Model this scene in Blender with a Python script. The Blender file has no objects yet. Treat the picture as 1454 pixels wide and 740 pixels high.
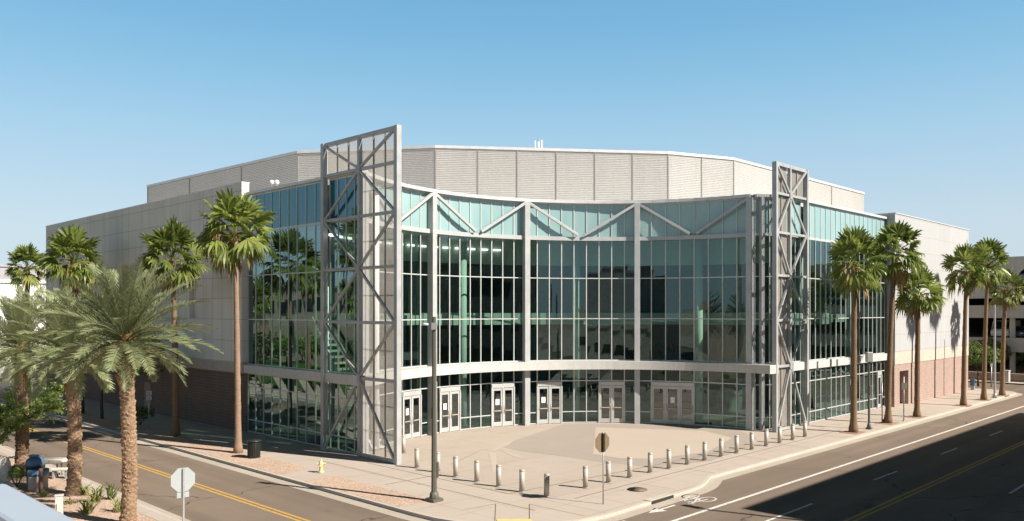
import bpy, bmesh, math, random
from mathutils import Vector, Matrix, noise as mnoise
R_ = math.radians
sc = bpy.context.scene
COL = sc.collection
F, CU, HV, H = 1166.0, 727.0, 441.0, 7.6          # focal length in photo pixels, principal column, horizon row, eye height
ER = Vector((math.sin(R_(44.4)), math.cos(R_(44.4)), 0))     # along the right-hand street
EL = Vector((-ER.y, ER.x, 0))                                # along the left-hand street
UP = Vector((0, 0, 1))

def W(a, b, z=0.0):
    v = ER * a + EL * b
    return Vector((v.x, v.y, z))

def at(u, v, z=0.0):                              # measured ground point (survey from the photograph)
    Y = F * (H - z) / (v - HV)
    return Vector(((u - CU) / F * Y, Y, z))

def AB(p):
    return p.x * ER.x + p.y * ER.y, p.x * EL.x + p.y * EL.y

# ------------------------------------------------------------------ mesh builder
class MB:
    def __init__(s):
        s.v = []; s.f = []; s.smooth = set()
    def add(s, vs, fs, smooth=False):
        o = len(s.v); s.v.extend(Vector(v) for v in vs)
        for f in fs:
            if smooth: s.smooth.add(len(s.f))
            s.f.append([i + o for i in f])
    def quad(s, a, b, c, d): s.add([a, b, c, d], [(0, 1, 2, 3)])
    def obox(s, c, ux, uy, uz, hx, hy, hz):
        vs = []
        for k in (-1, 1):
            for j in (-1, 1):
                for i in (-1, 1):
                    vs.append(c + ux * (hx * i) + uy * (hy * j) + uz * (hz * k))
        s.add(vs, [(0, 2, 3, 1), (4, 5, 7, 6), (0, 1, 5, 4), (2, 6, 7, 3), (0, 4, 6, 2), (1, 3, 7, 5)])
    def abox(s, a0, a1, b0, b1, z0, z1):           # box in street axes
        s.obox(W((a0 + a1) / 2, (b0 + b1) / 2, (z0 + z1) / 2), ER, EL, UP, abs(a1 - a0) / 2, abs(b1 - b0) / 2, (z1 - z0) / 2)
    def beam(s, p, q, w, h, up=UP):                # w across, h along up
        d = (q - p); L = d.length; d = d / L
        sd = d.cross(up)
        if sd.length < 1e-4: sd = d.cross(Vector((1, 0, 0)))
        sd.normalize(); u2 = sd.cross(d).normalized()
        s.obox((p + q) / 2, d, sd, u2, L / 2, w / 2, h / 2)
    def tube(s, pts, rads, n=10, cap=True, smooth=True, jitter=None):
        rings = []; o = len(s.v)
        N = len(pts); ref = None
        for i, p in enumerate(pts):
            d = (pts[min(i + 1, N - 1)] - pts[max(i - 1, 0)]).normalized()
            if ref is None:
                ref = d.cross(Vector((0.31, 0.95, 0.12)))
                if ref.length < .1: ref = d.cross(Vector((1, 0, 0)))
            x = (ref - d * ref.dot(d)).normalized(); ref = x; y = d.cross(x)
            for k in range(n):
                t = 2 * math.pi * k / n
                r = rads[i] * (jitter(i, k, p) if jitter else 1)
                s.v.append(p + x * (r * math.cos(t)) + y * (r * math.sin(t)))
        for i in range(N - 1):
            for k in range(n):
                if smooth: s.smooth.add(len(s.f))
                s.f.append([o + i * n + k, o + i * n + (k + 1) % n, o + (i + 1) * n + (k + 1) % n, o + (i + 1) * n + k])
        if cap:
            s.f.append([o + k for k in range(n)][::-1]); s.f.append([o + (N - 1) * n + k for k in range(n)])
    def cyl(s, p, q, r0, r1=None, n=12, smooth=True): s.tube([p, q], [r0, r0 if r1 is None else r1], n, True, smooth)
    def lathe(s, c, prof, n=20): s.tube([c + UP * z for r, z in prof], [max(r, .001) for r, z in prof], n, True, True)
    def prism(s, xy, z0, z1):                      # xy: world points, counter-clockwise
        n = len(xy); vs = [Vector((p.x, p.y, z0)) for p in xy] + [Vector((p.x, p.y, z1)) for p in xy]
        fs = [list(range(n))[::-1], list(range(n, 2 * n))] + [(i, (i + 1) % n, (i + 1) % n + n, i + n) for i in range(n)]
        s.add(vs, fs)
    def sheet(s, xy, z): s.add([Vector((p.x, p.y, z)) for p in xy], [list(range(len(xy)))])
    def build(s, name, m, parent=None, bevel=0, base=None, recalc=True):
        me = bpy.data.meshes.new(name)
        base = base if base is not None else (gloc(parent) if parent else Vector())
        me.from_pydata([v - base for v in s.v], [], s.f); me.materials.append(m)
        if recalc and s.f:
            bm = bmesh.new(); bm.from_mesh(me)
            for i, f in enumerate(bm.faces): f.smooth = i in s.smooth
            bmesh.ops.recalc_face_normals(bm, faces=bm.faces[:])
            bm.to_mesh(me); bm.free()
        else:
            for i in s.smooth: me.polygons[i].use_smooth = True
        o = bpy.data.objects.new(name, me); COL.objects.link(o)
        if parent: o.parent = parent; o.location = base - gloc(parent)
        else: o.location = base
        if bevel:
            b = o.modifiers.new('bevel', 'BEVEL'); b.width = bevel; b.segments = 2; b.limit_method = 'ANGLE'; b.angle_limit = R_(40)
        return o

def gloc(o):
    p = Vector(o.location)
    while o.parent: o = o.parent; p += Vector(o.location)
    return p
def tag(o, label, cat, group=None):
    o['label'] = label; o['category'] = cat
    if group: o['group'] = group
    return o
def thing(name, label, cat, loc, group=None):
    o = bpy.data.objects.new(name, None); COL.objects.link(o); o.location = loc
    o.empty_display_size = .3
    return tag(o, label, cat, group)
def struct(o, kind='structure'): o['kind'] = kind; return o
def copy_tree(o, parent=None):
    c = o.copy(); COL.objects.link(c); c.parent = parent
    for ch in list(o.children): copy_tree(ch, c)
    return c

# ------------------------------------------------------------------ materials
def nt_of(m): return m.node_tree.nodes, m.node_tree.links
def street_axes(n, l, order='ABZ'):                # position measured along the streets, metres
    g = n.new('ShaderNodeNewGeometry')
    da = n.new('ShaderNodeVectorMath'); da.operation = 'DOT_PRODUCT'; da.inputs[1].default_value = ER
    db = n.new('ShaderNodeVectorMath'); db.operation = 'DOT_PRODUCT'; db.inputs[1].default_value = EL
    sp = n.new('ShaderNodeSeparateXYZ'); cb = n.new('ShaderNodeCombineXYZ')
    l.new(g.outputs['Position'], da.inputs[0]); l.new(g.outputs['Position'], db.inputs[0]); l.new(g.outputs['Position'], sp.inputs[0])
    src = {'A': da.outputs['Value'], 'B': db.outputs['Value'], 'Z': sp.outputs['Z']}
    for i, c in enumerate(order): l.new(src[c], cb.inputs[i])
    return cb.outputs[0]
def mix(n, l, fac, a, b, mode='MIX'):
    m = n.new('ShaderNodeMix'); m.data_type = 'RGBA'; m.blend_type = mode
    for sock, val in ((0, fac), (6, a), (7, b)):
        if hasattr(val, 'is_linked'): l.new(val, m.inputs[sock])
        elif sock == 0: m.inputs[0].default_value = val
        else: m.inputs[sock].default_value = (*val[:3], 1)
    return m.outputs[2]
def ramp(n, l, src, stops):
    r = n.new('ShaderNodeValToRGB'); l.new(src, r.inputs[0])
    el = r.color_ramp.elements
    while len(el) < len(stops): el.new(.5)
    for e, (p, c) in zip(el, stops): e.position = p; e.color = (*(c if hasattr(c, '__len__') else (c, c, c)), 1)
    return r.outputs[0]
def noise(n, l, vec, scale, detail=4, rough=.55, dist=0):
    t = n.new('ShaderNodeTexNoise'); t.inputs['Scale'].default_value = scale; t.inputs['Detail'].default_value = detail
    t.inputs['Roughness'].default_value = rough; t.inputs['Distortion'].default_value = dist
    if vec is not None: l.new(vec, t.inputs['Vector'])
    return t.outputs['Fac']
def scaled(n, l, vec, s):
    m = n.new('ShaderNodeMapping'); m.inputs['Scale'].default_value = s; l.new(vec, m.inputs['Vector']); return m.outputs[0]
def bump(n, l, h, bs, strength=.3, dist=.02):
    b = n.new('ShaderNodeBump'); b.inputs['Strength'].default_value = strength; b.inputs['Distance'].default_value = dist
    l.new(h, b.inputs['Height']); l.new(b.outputs[0], bs.inputs['Normal'])
def base_mat(name):
    m = bpy.data.materials.new(name); m.use_nodes = True
    n, l = nt_of(m); return m, n, l, n['Principled BSDF']

def speckled(name, c0, c1, big=.15, fine=30, rough=.9, bmp=.25, metal=0, streak=None, amount=.5, spec=.3):
    m, n, l, bs = base_mat(name)
    pos = street_axes(n, l)
    v = noise(n, l, pos, big, 5, .6)
    c = mix(n, l, ramp(n, l, v, [(.3, 0), (.7, 1)]), c0, c1)
    fn = noise(n, l, pos, fine, 2, .7)
    c = mix(n, l, amount, c, ramp(n, l, fn, [(.25, .35), (.75, .9)]), 'OVERLAY')
    if streak:
        sv = noise(n, l, scaled(n, l, pos, (1.6, 1.6, .12)), 1.5, 4, .6)
        c = mix(n, l, ramp(n, l, sv, [(.45, 0), (.75, streak)]), c, tuple(x * .6 for x in c0))
    l.new(c, bs.inputs['Base Color']); bs.inputs['Roughness'].default_value = rough
    bs.inputs['Metallic'].default_value = metal; bs.inputs['Specular IOR Level'].default_value = spec
    if bmp: bump(n, l, fn, bs, bmp, .01)
    return m

def metal_paint(name, c, rough=.4, metal=.0, var=.12, spec=.5):
    m, n, l, bs = base_mat(name)
    tc = n.new('ShaderNodeTexCoord')
    v = noise(n, l, tc.outputs['Object'], 1.3, 5, .65)
    v2 = noise(n, l, tc.outputs['Object'], 14, 3, .6)
    c2 = mix(n, l, ramp(n, l, v, [(.3, 0), (.72, 1)]), c, tuple(x * (1 - var * 1.6) for x in c))
    c3 = mix(n, l, ramp(n, l, v2, [(.5, 0), (.85, .35)]), c2, tuple(x * .72 for x in c))
    l.new(c3, bs.inputs['Base Color']); bs.inputs['Metallic'].default_value = metal
    l.new(ramp(n, l, v2, [(.3, rough * .8), (.8, min(1, rough * 1.35))]), bs.inputs['Roughness'])
    bs.inputs['Specular IOR Level'].default_value = spec
    return m

def panel_wall(name, order, c0, c1, bw, bh, mortar, msize=.012, offset=0, streak=.5, z0=0, rough=.85, rowvar=.05):
    m, n, l, bs = base_mat(name)
    p3 = street_axes(n, l); p = street_axes(n, l, order)
    mp = n.new('ShaderNodeMapping'); mp.inputs['Location'].default_value = (0, -z0, 0); l.new(p, mp.inputs['Vector'])
    br = n.new('ShaderNodeTexBrick'); l.new(mp.outputs[0], br.inputs['Vector'])
    br.offset = offset; br.inputs['Scale'].default_value = 1; br.inputs['Mortar Size'].default_value = msize; br.inputs['Mortar Smooth'].default_value = .1
    br.inputs['Brick Width'].default_value = bw; br.inputs['Row Height'].default_value = bh; br.inputs['Bias'].default_value = 0
    br.inputs['Color1'].default_value = (*c0, 1); br.inputs['Color2'].default_value = (*c1, 1); br.inputs['Mortar'].default_value = (*mortar, 1)
    sv = noise(n, l, scaled(n, l, p3, (1.3, 1.3, .07)), 1.2, 5, .65)
    bl = noise(n, l, p3, .35, 5, .6)
    c = mix(n, l, ramp(n, l, sv, [(.42, 0), (.8, streak)]), br.outputs['Color'], tuple(x * .55 for x in c0))
    c = mix(n, l, ramp(n, l, bl, [(.35, 0), (.75, .3)]), c, tuple(min(1, x * 1.12) for x in c1))
    fn = noise(n, l, p3, 22, 3, .7)
    c = mix(n, l, .25, c, ramp(n, l, fn, [(.3, .35), (.7, .75)]), 'OVERLAY')
    l.new(c, bs.inputs['Base Color']); bs.inputs['Roughness'].default_value = rough
    h = n.new('ShaderNodeMath'); h.operation = 'MULTIPLY_ADD'; h.inputs[1].default_value = -1; h.inputs[2].default_value = 1; l.new(br.outputs['Fac'], h.inputs[0])
    bump(n, l, h.outputs[0], bs, .5, .02)
    bs.inputs['Specular IOR Level'].default_value = .25
    return m

def glass_mat(name, tint, refl0, rough=.0, refl_col=(.86, .95, .97), wob=.0):
    m = bpy.data.materials.new(name); m.use_nodes = True; n, l = nt_of(m); n.clear()
    out = n.new('ShaderNodeOutputMaterial'); mx = n.new('ShaderNodeMixShader')
    tr = n.new('ShaderNodeBsdfTransparent'); tr.inputs[0].default_value = (*tint, 1)
    gl = n.new('ShaderNodeBsdfGlossy'); gl.inputs['Roughness'].default_value = rough; gl.inputs['Color'].default_value = (*refl_col, 1)
    lw = n.new('ShaderNodeLayerWeight'); lw.inputs['Blend'].default_value = .5
    pw = n.new('ShaderNodeMath'); pw.operation = 'POWER'; pw.inputs[1].default_value = 3.2; l.new(lw.outputs['Facing'], pw.inputs[0])
    ma = n.new('ShaderNodeMath'); ma.operation = 'MULTIPLY_ADD'; ma.inputs[1].default_value = 1 - refl0; ma.inputs[2].default_value = refl0; l.new(pw.outputs[0], ma.inputs[0])
    if wob:
        pos = street_axes(n, l)
        b = n.new('ShaderNodeBump'); b.inputs['Strength'].default_value = wob; b.inputs['Distance'].default_value = .02
        l.new(noise(n, l, pos, .9, 2, .5), b.inputs['Height']); l.new(b.outputs[0], gl.inputs['Normal'])
    l.new(ma.outputs[0], mx.inputs[0]); l.new(tr.outputs[0], mx.inputs[1]); l.new(gl.outputs[0], mx.inputs[2]); l.new(mx.outputs[0], out.inputs[0])
    return m

def leaf_mat(name, cols, trans=.3, rough=.5, pale=None):
    m = bpy.data.materials.new(name); m.use_nodes = True; n, l = nt_of(m); bs = n['Principled BSDF']; out = n['Material Output']
    g = n.new('ShaderNodeNewGeometry'); oi = n.new('ShaderNodeObjectInfo')
    tc = n.new('ShaderNodeTexCoord')
    k = len(cols)
    c = ramp(n, l, g.outputs['Random Per Island'], [((i + .5) / k, cc) for i, cc in enumerate(cols)])
    nv = noise(n, l, tc.outputs['Object'], 1.8, 3, .6)
    c = mix(n, l, ramp(n, l, nv, [(.35, 0), (.75, .5)]), c, cols[-1])
    hs = n.new('ShaderNodeHueSaturation'); l.new(c, hs.inputs['Color'])
    mr = n.new('ShaderNodeMapRange'); mr.inputs[3].default_value = .82; mr.inputs[4].default_value = 1.15; l.new(oi.outputs['Random'], mr.inputs[0]); l.new(mr.outputs[0], hs.inputs['Value'])
    l.new(hs.outputs[0], bs.inputs['Base Color']); bs.inputs['Roughness'].default_value = rough; bs.inputs['Specular IOR Level'].default_value = .35
    tl = n.new('ShaderNodeBsdfTranslucent'); l.new(hs.outputs[0], tl.inputs[0])
    mx = n.new('ShaderNodeMixShader'); mx.inputs[0].default_value = trans
    l.new(bs.outputs[0], mx.inputs[1]); l.new(tl.outputs[0], mx.inputs[2]); l.new(mx.outputs[0], out.inputs[0])
    return m

def road_mat(lanes=(.02, .9, 1)):
    m, n, l, bs = base_mat('asphalt')
    pos = street_axes(n, l)
    v = noise(n, l, pos, .12, 5, .6); fn = noise(n, l, pos, 45, 2, .8)
    tr = noise(n, l, scaled(n, l, pos, lanes), 1.0, 3, .5)
    c = mix(n, l, ramp(n, l, v, [(.3, 0), (.7, 1)]), (.152, .118, .091), (.198, .154, .12))
    c = mix(n, l, ramp(n, l, tr, [(.42, 0), (.68, .65)]), c, (.125, .096, .075))
    # cracks sealed with tar
    vo = n.new('ShaderNodeTexVoronoi'); vo.feature = 'DISTANCE_TO_EDGE'; vo.inputs['Scale'].default_value = .16
    wn = n.new('ShaderNodeTexNoise'); wn.inputs['Scale'].default_value = .7; wn.inputs['Detail'].default_value = 5; l.new(pos, wn.inputs['Vector'])
    va = n.new('ShaderNodeVectorMath'); va.operation = 'MULTIPLY_ADD'; va.inputs[1].default_value = (2.2, 2.2, 0); l.new(wn.outputs['Color'], va.inputs[0]); l.new(pos, va.inputs[2])
    l.new(va.outputs[0], vo.inputs['Vector'])
    cr = ramp(n, l, vo.outputs['Distance'], [(.0, .8), (.008, 0)])
    msk = ramp(n, l, noise(n, l, pos, .09, 2), [(.44, 0), (.54, 1)])
    mm = n.new('ShaderNodeMath'); mm.operation = 'MULTIPLY'; l.new(cr, mm.inputs[0]); l.new(msk, mm.inputs[1])
    c = mix(n, l, mm.outputs[0], c, (.03, .026, .024))
    # oil blotches
    ob = ramp(n, l, noise(n, l, pos, .5, 4, .5), [(.66, 0), (.78, .45)])
    c = mix(n, l, ob, c, (.05, .042, .038))
    c = mix(n, l, .55, c, ramp(n, l, fn, [(.2, .3), (.8, .85)]), 'OVERLAY')
    l.new(c, bs.inputs['Base Color']); bs.inputs['Roughness'].default_value = .95; bs.inputs['Specular IOR Level'].default_value = .12
    bump(n, l, fn, bs, .3, .01)
    return m

def concrete_walk(name, c0, c1, joint=1.8, jdark=.6, stain=.35):
    m, n, l, bs = base_mat(name)
    pos = street_axes(n, l)
    br = n.new('ShaderNodeTexBrick'); l.new(pos, br.inputs['Vector']); br.offset = 0
    br.inputs['Scale'].default_value = 1; br.inputs['Brick Width'].default_value = joint; br.inputs['Row Height'].default_value = joint
    br.inputs['Mortar Size'].default_value = .022; br.inputs['Mortar Smooth'].default_value = .2
    br.inputs['Color1'].default_value = (*c0, 1); br.inputs['Color2'].default_value = (*[(a * .6 + b * .4) for a, b in zip(c0, c1)], 1)
    br.inputs['Mortar'].default_value = (*[x * jdark for x in c0], 1)
    v = noise(n, l, pos, .25, 5, .62, .4)
    c = mix(n, l, ramp(n, l, v, [(.35, 0), (.7, .8)]), br.outputs['Color'], c1)
    st = noise(n, l, pos, .8, 6, .7)
    c = mix(n, l, ramp(n, l, st, [(.55, 0), (.8, stain)]), c, tuple(x * .6 for x in c0))
    sp = noise(n, l, pos, 6, 3, .7)
    c = mix(n, l, ramp(n, l, sp, [(.66, 0), (.72, .55)]), c, tuple(x * .5 for x in c0))
    fn = noise(n, l, pos, 40, 2, .8)
    c = mix(n, l, .3, c, ramp(n, l, fn, [(.25, .35), (.75, .75)]), 'OVERLAY')
    l.new(c, bs.inputs['Base Color']); bs.inputs['Roughness'].default_value = .9; bs.inputs['Specular IOR Level'].default_value = .2
    return m

def gravel_mat(name, c0, c1):
    m, n, l, bs = base_mat(name)
    pos = street_axes(n, l)
    vo = n.new('ShaderNodeTexVoronoi'); vo.inputs['Scale'].default_value = 20; l.new(pos, vo.inputs['Vector'])
    v = noise(n, l, pos, .5, 5, .65)
    c = mix(n, l, ramp(n, l, v, [(.3, 0), (.7, 1)]), c0, c1)
    sp = n.new('ShaderNodeSeparateColor'); l.new(vo.outputs['Color'], sp.inputs[0])
    c = mix(n, l, .5, c, ramp(n, l, sp.outputs[0], [(0, .2), (1, .8)]), 'OVERLAY')
    l.new(c, bs.inputs['Base Color']); bs.inputs['Roughness'].default_value = .95; bs.inputs['Specular IOR Level'].default_value = .1
    bump(n, l, vo.outputs['Distance'], bs, .6, .03)
    return m

def paint_mat(name, c, worn=.45):
    m, n, l, bs = base_mat(name)
    pos = street_axes(n, l)
    w = noise(n, l, pos, 9, 5, .75)
    cc = mix(n, l, ramp(n, l, w, [(.52, 0), (.72, worn * 1.6)]), c, (.12, .1, .085))
    l.new(cc, bs.inputs['Base Color']); bs.inputs['Roughness'].default_value = .8; bs.inputs['Specular IOR Level'].default_value = .2
    return m

def trunk_mat(name, c0, c1, band=9, strength=.6):
    m, n, l, bs = base_mat(name)
    tc = n.new('ShaderNodeTexCoord')
    nz = noise(n, l, scaled(n, l, tc.outputs['Object'], (3, 3, band)), 1.5, 5, .7)
    c = mix(n, l, ramp(n, l, nz, [(.3, 0), (.7, 1)]), c0, c1)
    vert = noise(n, l, scaled(n, l, tc.outputs['Object'], (18, 18, 1.2)), 1, 4, .7)
    c = mix(n, l, ramp(n, l, vert, [(.5, 0), (.8, .6)]), c, tuple(x * .4 for x in c0))
    l.new(c, bs.inputs['Base Color']); bs.inputs['Roughness'].default_value = .95; bs.inputs['Specular IOR Level'].default_value = .1
    bump(n, l, nz, bs, strength, .04)
    return m

M = {}
M['truss'] = metal_paint('truss_steel', (.40, .405, .40), .45, .1, .16)
M['frame'] = metal_paint('painted_steel', (.43, .435, .43), .42, .0)
M['mull'] = metal_paint('aluminium_mullion', (.55, .565, .55), .4, .15)
M['belt'] = speckled('belt_panel', (.48, .465, .44), (.44, .43, .405), .5, 12, .55, .05, 0, .25, .2)
M['glass'] = glass_mat('tinted_glass', (.46, .62, .545), .11, refl_col=(.62, .86, .88), wob=.03)
M['glassL'] = glass_mat('reflective_tinted_glass', (.38, .50, .44), .27, refl_col=(.60, .84, .88), wob=.025)
M['glassdoor'] = glass_mat('door_glass', (.38, .46, .42), .14)
m, n, l, bs = base_mat('fritted_spandrel_glass'); M['spandrel'] = m
c = mix(n, l, ramp(n, l, noise(n, l, scaled(n, l, street_axes(n, l), (.9, .9, .25)), 1, 3), [(.3, 0), (.7, 1)]), (.22, .345, .345), (.275, .40, .39))
l.new(c, bs.inputs['Base Color']); bs.inputs['Roughness'].default_value = .06; bs.inputs['Specular IOR Level'].default_value = .7; bs.inputs['IOR'].default_value = 1.5
m, n, l, bs = base_mat('reflective_spandrel_glass'); M['spandrelL'] = m
c = mix(n, l, ramp(n, l, noise(n, l, scaled(n, l, street_axes(n, l), (.9, .9, .25)), 1, 3), [(.3, 0), (.7, 1)]), (.012, .075, .10), (.02, .095, .12))
l.new(c, bs.inputs['Base Color']); bs.inputs['Roughness'].default_value = .03; bs.inputs['IOR'].default_value = 2.0; bs.inputs['Specular Tint'].default_value = (.45, .85, 1, 1)
M['screen'] = speckled('corrugated_metal', (.50, .482, .46), (.46, .442, .42), .08, 5, .55, 0, .0, .18, .12, .4)
M['coping'] = metal_paint('coping_metal', (.60, .60, .59), .4, .1)
M['seam'] = metal_paint('dark_seam', (.30, .29, .275), .6)
M['concL'] = panel_wall('precast_panels', 'BZA', (.64, .60, .545), (.60, .56, .51), 1.3, 1.345, (.20, .19, .18), .014, 0, .55, 4.35)
M['concR'] = panel_wall('precast_panels_white', 'AZB', (.378, .374, .376), (.362, .358, .358), 2.6, 1.345, (.34, .31, .28), .018, 0, .2, 4.35)
M['bandL'] = speckled('tan_band', (.40, .34, .285), (.36, .31, .26), .4, 14, .9, .1, 0, .3)
M['brickL_shaded'] = panel_wall('masonry_units_shaded', 'BZA', (.155, .108, .085), (.13, .092, .072), .4, .2, (.20, .16, .14), .012, .5, .4)  # same masonry as the right wing, left side's shade put into its colour
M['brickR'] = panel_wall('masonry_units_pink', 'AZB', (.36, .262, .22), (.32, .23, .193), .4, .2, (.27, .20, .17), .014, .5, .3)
M['door_brown'] = metal_paint('brown_door', (.25, .18, .145), .7)
M['dark'] = speckled('dark_interior', (.05, .052, .05), (.035, .036, .035), .3, 6, .9, 0)
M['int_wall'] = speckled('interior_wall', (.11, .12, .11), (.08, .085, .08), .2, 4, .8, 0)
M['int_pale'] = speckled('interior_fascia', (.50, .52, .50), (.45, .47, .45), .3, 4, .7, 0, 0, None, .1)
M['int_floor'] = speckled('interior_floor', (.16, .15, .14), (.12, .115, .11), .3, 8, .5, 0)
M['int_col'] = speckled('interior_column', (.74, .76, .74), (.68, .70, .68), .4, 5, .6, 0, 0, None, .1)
M['rod'] = metal_paint('mesh_rod', (.40, .365, .325), .5, .1)
M['door'] = metal_paint('door_aluminium', (.50, .50, .485), .4, .2)
M['paper'] = metal_paint('paper_notice', (.82, .82, .80), .8, 0, .03)
M['steel'] = metal_paint('brushed_steel', (.45, .395, .335), .55, .25, .10)
M['roof'] = speckled('roof_membrane', (.60, .59, .57), (.52, .51, .5), .1, 6, .9, .1)
M['asphalt'] = road_mat(); M['asphalt2'] = road_mat((.9, .02, 1))
M['walk'] = concrete_walk('sidewalk_concrete', (.375, .315, .265), (.41, .35, .30), 1.75, .6, .4)
M['plaza'] = concrete_walk('plaza_concrete', (.35, .292, .243), (.39, .33, .278), 3.6, .62, .45)
M['plaza_gray'] = concrete_walk('plaza_grey_concrete', (.295, .25, .213), (.32, .275, .235), 3.6, .88, .25)
M['pale_conc'] = concrete_walk('pale_concrete_patch', (.41, .345, .285), (.385, .322, .267), 4.5, .9, .1)
M['curb'] = speckled('kerb_concrete', (.44, .385, .33), (.37, .325, .28), .6, 20, .9, .1, 0, None, .3)
M['gutter'] = speckled('gutter_concrete', (.38, .33, .275), (.32, .275, .23), .5, 20, .9, .1, 0, None, .3)
M['gravel'] = gravel_mat('decomposed_granite', (.40, .285, .215), (.47, .345, .27))
M['soil'] = gravel_mat('red_soil', (.30, .18, .12), (.36, .23, .16))
M['grass'] = gravel_mat('lawn_grass', (.035, .075, .014), (.06, .11, .02))
M['desert'] = gravel_mat('desert_ground', (.30, .235, .18), (.36, .29, .22))
M['white_paint'] = paint_mat('white_road_paint', (.60, .57, .52), .75)
M['yellow_paint'] = paint_mat('yellow_road_paint', (.50, .30, .075), .7)
M['tactile'] = paint_mat('yellow_tactile', (.72, .47, .19), .2)
M['palm_leaf'] = leaf_mat('fan_palm_leaf', [(.12, .16, .03), (.19, .235, .05), (.31, .34, .10), (.155, .20, .04)], .42, .36)
M['palm_dry'] = leaf_mat('dry_palm_leaf', [(.30, .19, .07), (.36, .24, .11), (.24, .13, .06), (.34, .26, .10)], .2, .8)
M['palm_old'] = leaf_mat('ageing_palm_leaf', [(.20, .20, .05), (.16, .18, .04), (.26, .22, .07), (.13, .16, .035)], .25, .6)
M['date_leaf'] = leaf_mat('date_palm_leaf', [(.18, .21, .10), (.245, .275, .14), (.33, .355, .21), (.21, .24, .105)], .25, .45)
M['mesq_leaf'] = leaf_mat('feathery_leaf', [(.22, .32, .075), (.28, .38, .10), (.18, .26, .06), (.33, .40, .14)], .5, .55)
M['tree_leaf'] = leaf_mat('tree_leaf', [(.12, .18, .04), (.17, .235, .058), (.23, .29, .08), (.10, .15, .035)], .42, .55)
M['weed'] = leaf_mat('weed_leaf', [(.19, .23, .06), (.26, .28, .09), (.34, .32, .13), (.17, .21, .05)], .3, .6)
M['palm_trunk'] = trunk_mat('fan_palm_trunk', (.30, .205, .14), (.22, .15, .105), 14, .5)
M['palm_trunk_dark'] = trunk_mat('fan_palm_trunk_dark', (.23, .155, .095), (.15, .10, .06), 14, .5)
M['date_trunk'] = trunk_mat('date_palm_trunk', (.36, .245, .16), (.15, .095, .058), 6, .8)
M['boot'] = trunk_mat('date_palm_boot', (.36, .23, .11), (.24, .14, .065), 3, .5)
M['bark'] = trunk_mat('bark', (.12, .085, .06), (.07, .05, .035), 2, .7)
M['olive'] = metal_paint('olive_pole', (.115, .11, .085), .5, .1)
M['galv'] = metal_paint('galvanised', (.42, .42, .41), .5, .5)
M['sign_back'] = metal_paint('sign_back', (.37, .40, .40), .4, .1, .05)
M['sign_tan'] = metal_paint('sign_back_tan', (.20, .14, .075), .5, .1, .08)
M['red'] = metal_paint('red_sign_face', (.5, .03, .03), .4)
M['yellow'] = metal_paint('hydrant_yellow', (.66, .55, .25), .5)
M['black'] = metal_paint('black_metal', (.022, .024, .022), .45)
M['iron'] = metal_paint('cast_iron', (.20, .135, .10), .7, .3)
M['blue_bag'] = metal_paint('blue_plastic', (.09, .16, .26), .4)
M['precast'] = speckled('exposed_aggregate', (.48, .40, .34), (.40, .33, .28), .8, 30, .95, .3)
M['stone_white'] = speckled('white_stone', (.52, .48, .43), (.45, .41, .37), 1.2, 18, .85, .15)
M['brown'] = metal_paint('rusty_post', (.16, .085, .06), .8)
M['pedestal'] = metal_paint('white_cabinet', (.50, .47, .44), .5, 0, .06)
m, n, l, bs = base_mat('pale_blue_metal'); M['rail'] = m; l.new(mix(n, l, ramp(n, l, noise(n, l, street_axes(n, l), .8, 3), [(.3, 0), (.7, 1)]), (.36, .40, .45), (.33, .375, .43)), bs.inputs['Base Color']); bs.inputs['Roughness'].default_value = .35
M['garage'] = speckled('garage_concrete', (.52, .48, .42), (.47, .435, .38), .3, 10, .9, .05, 0, .35)
M['stucco_white'] = speckled('white_stucco', (.78, .76, .73), (.72, .70, .67), .2, 12, .9, .05, 0, .12)
M['stucco_tan'] = speckled('tan_stucco', (.44, .33, .24), (.40, .30, .22), .2, 12, .9, .05, 0, .2)
M['grey_roof'] = speckled('grey_roof', (.30, .29, .30), (.26, .25, .26), .2, 8, .9, .05)
M['white_car'] = metal_paint('white_car_paint', (.70, .71, .72), .25, .0, .03)
M['blue_car'] = metal_paint('blue_grey_car_paint', (.10, .14, .20), .25, .3, .03)
M['tyre'] = metal_paint('tyre_rubber', (.02, .02, .02), .9)
M['carglass'] = metal_paint('car_glass', (.02, .025, .03), .08)
M['cam_white'] = metal_paint('white_plastic', (.78, .78, .76), .4, 0, .03)

m, n, l, bs = base_mat('ceiling_lamp'); M['lamp'] = m; bs.inputs['Emission Color'].default_value = (1, .97, .9, 1); bs.inputs['Emission Strength'].default_value = 1.6
# ------------------------------------------------------------------ camera, sun, sky
cam = bpy.data.cameras.new('camera'); co = bpy.data.objects.new('camera', cam); COL.objects.link(co)
co.location = (0, 0, H); co.rotation_euler = (R_(90), 0, 0)
cam.sensor_width = 36; cam.lens = F / 1454 * 36; cam.shift_y = (HV - 370) / 1454; cam.clip_end = 6000; cam.clip_start = .1
sc.camera = co
SUN_EL = R_(39); sd = Vector((.89, -.456, 0)).normalized()
sunv = Vector((sd.x * math.cos(SUN_EL), sd.y * math.cos(SUN_EL), math.sin(SUN_EL)))
sl = bpy.data.lights.new('sun', 'SUN'); sl.energy = 5.0; sl.angle = R_(.5); sl.color = (1.0, .935, .84)
so = bpy.data.objects.new('sun', sl); COL.objects.link(so); so.rotation_euler = (-sunv).to_track_quat('-Z', 'Y').to_euler()
w = bpy.data.worlds.new('World'); sc.world = w; w.use_nodes = True
n, l = w.node_tree.nodes, w.node_tree.links
sky = n.new('ShaderNodeTexSky'); sky.sky_type = 'NISHITA'; sky.sun_disc = False
sky.sun_elevation = SUN_EL; sky.sun_rotation = math.atan2(sd.x, sd.y)
sky.altitude = 300; sky.air_density = 1.0; sky.dust_density = .6; sky.ozone_density = 1.4
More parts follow.
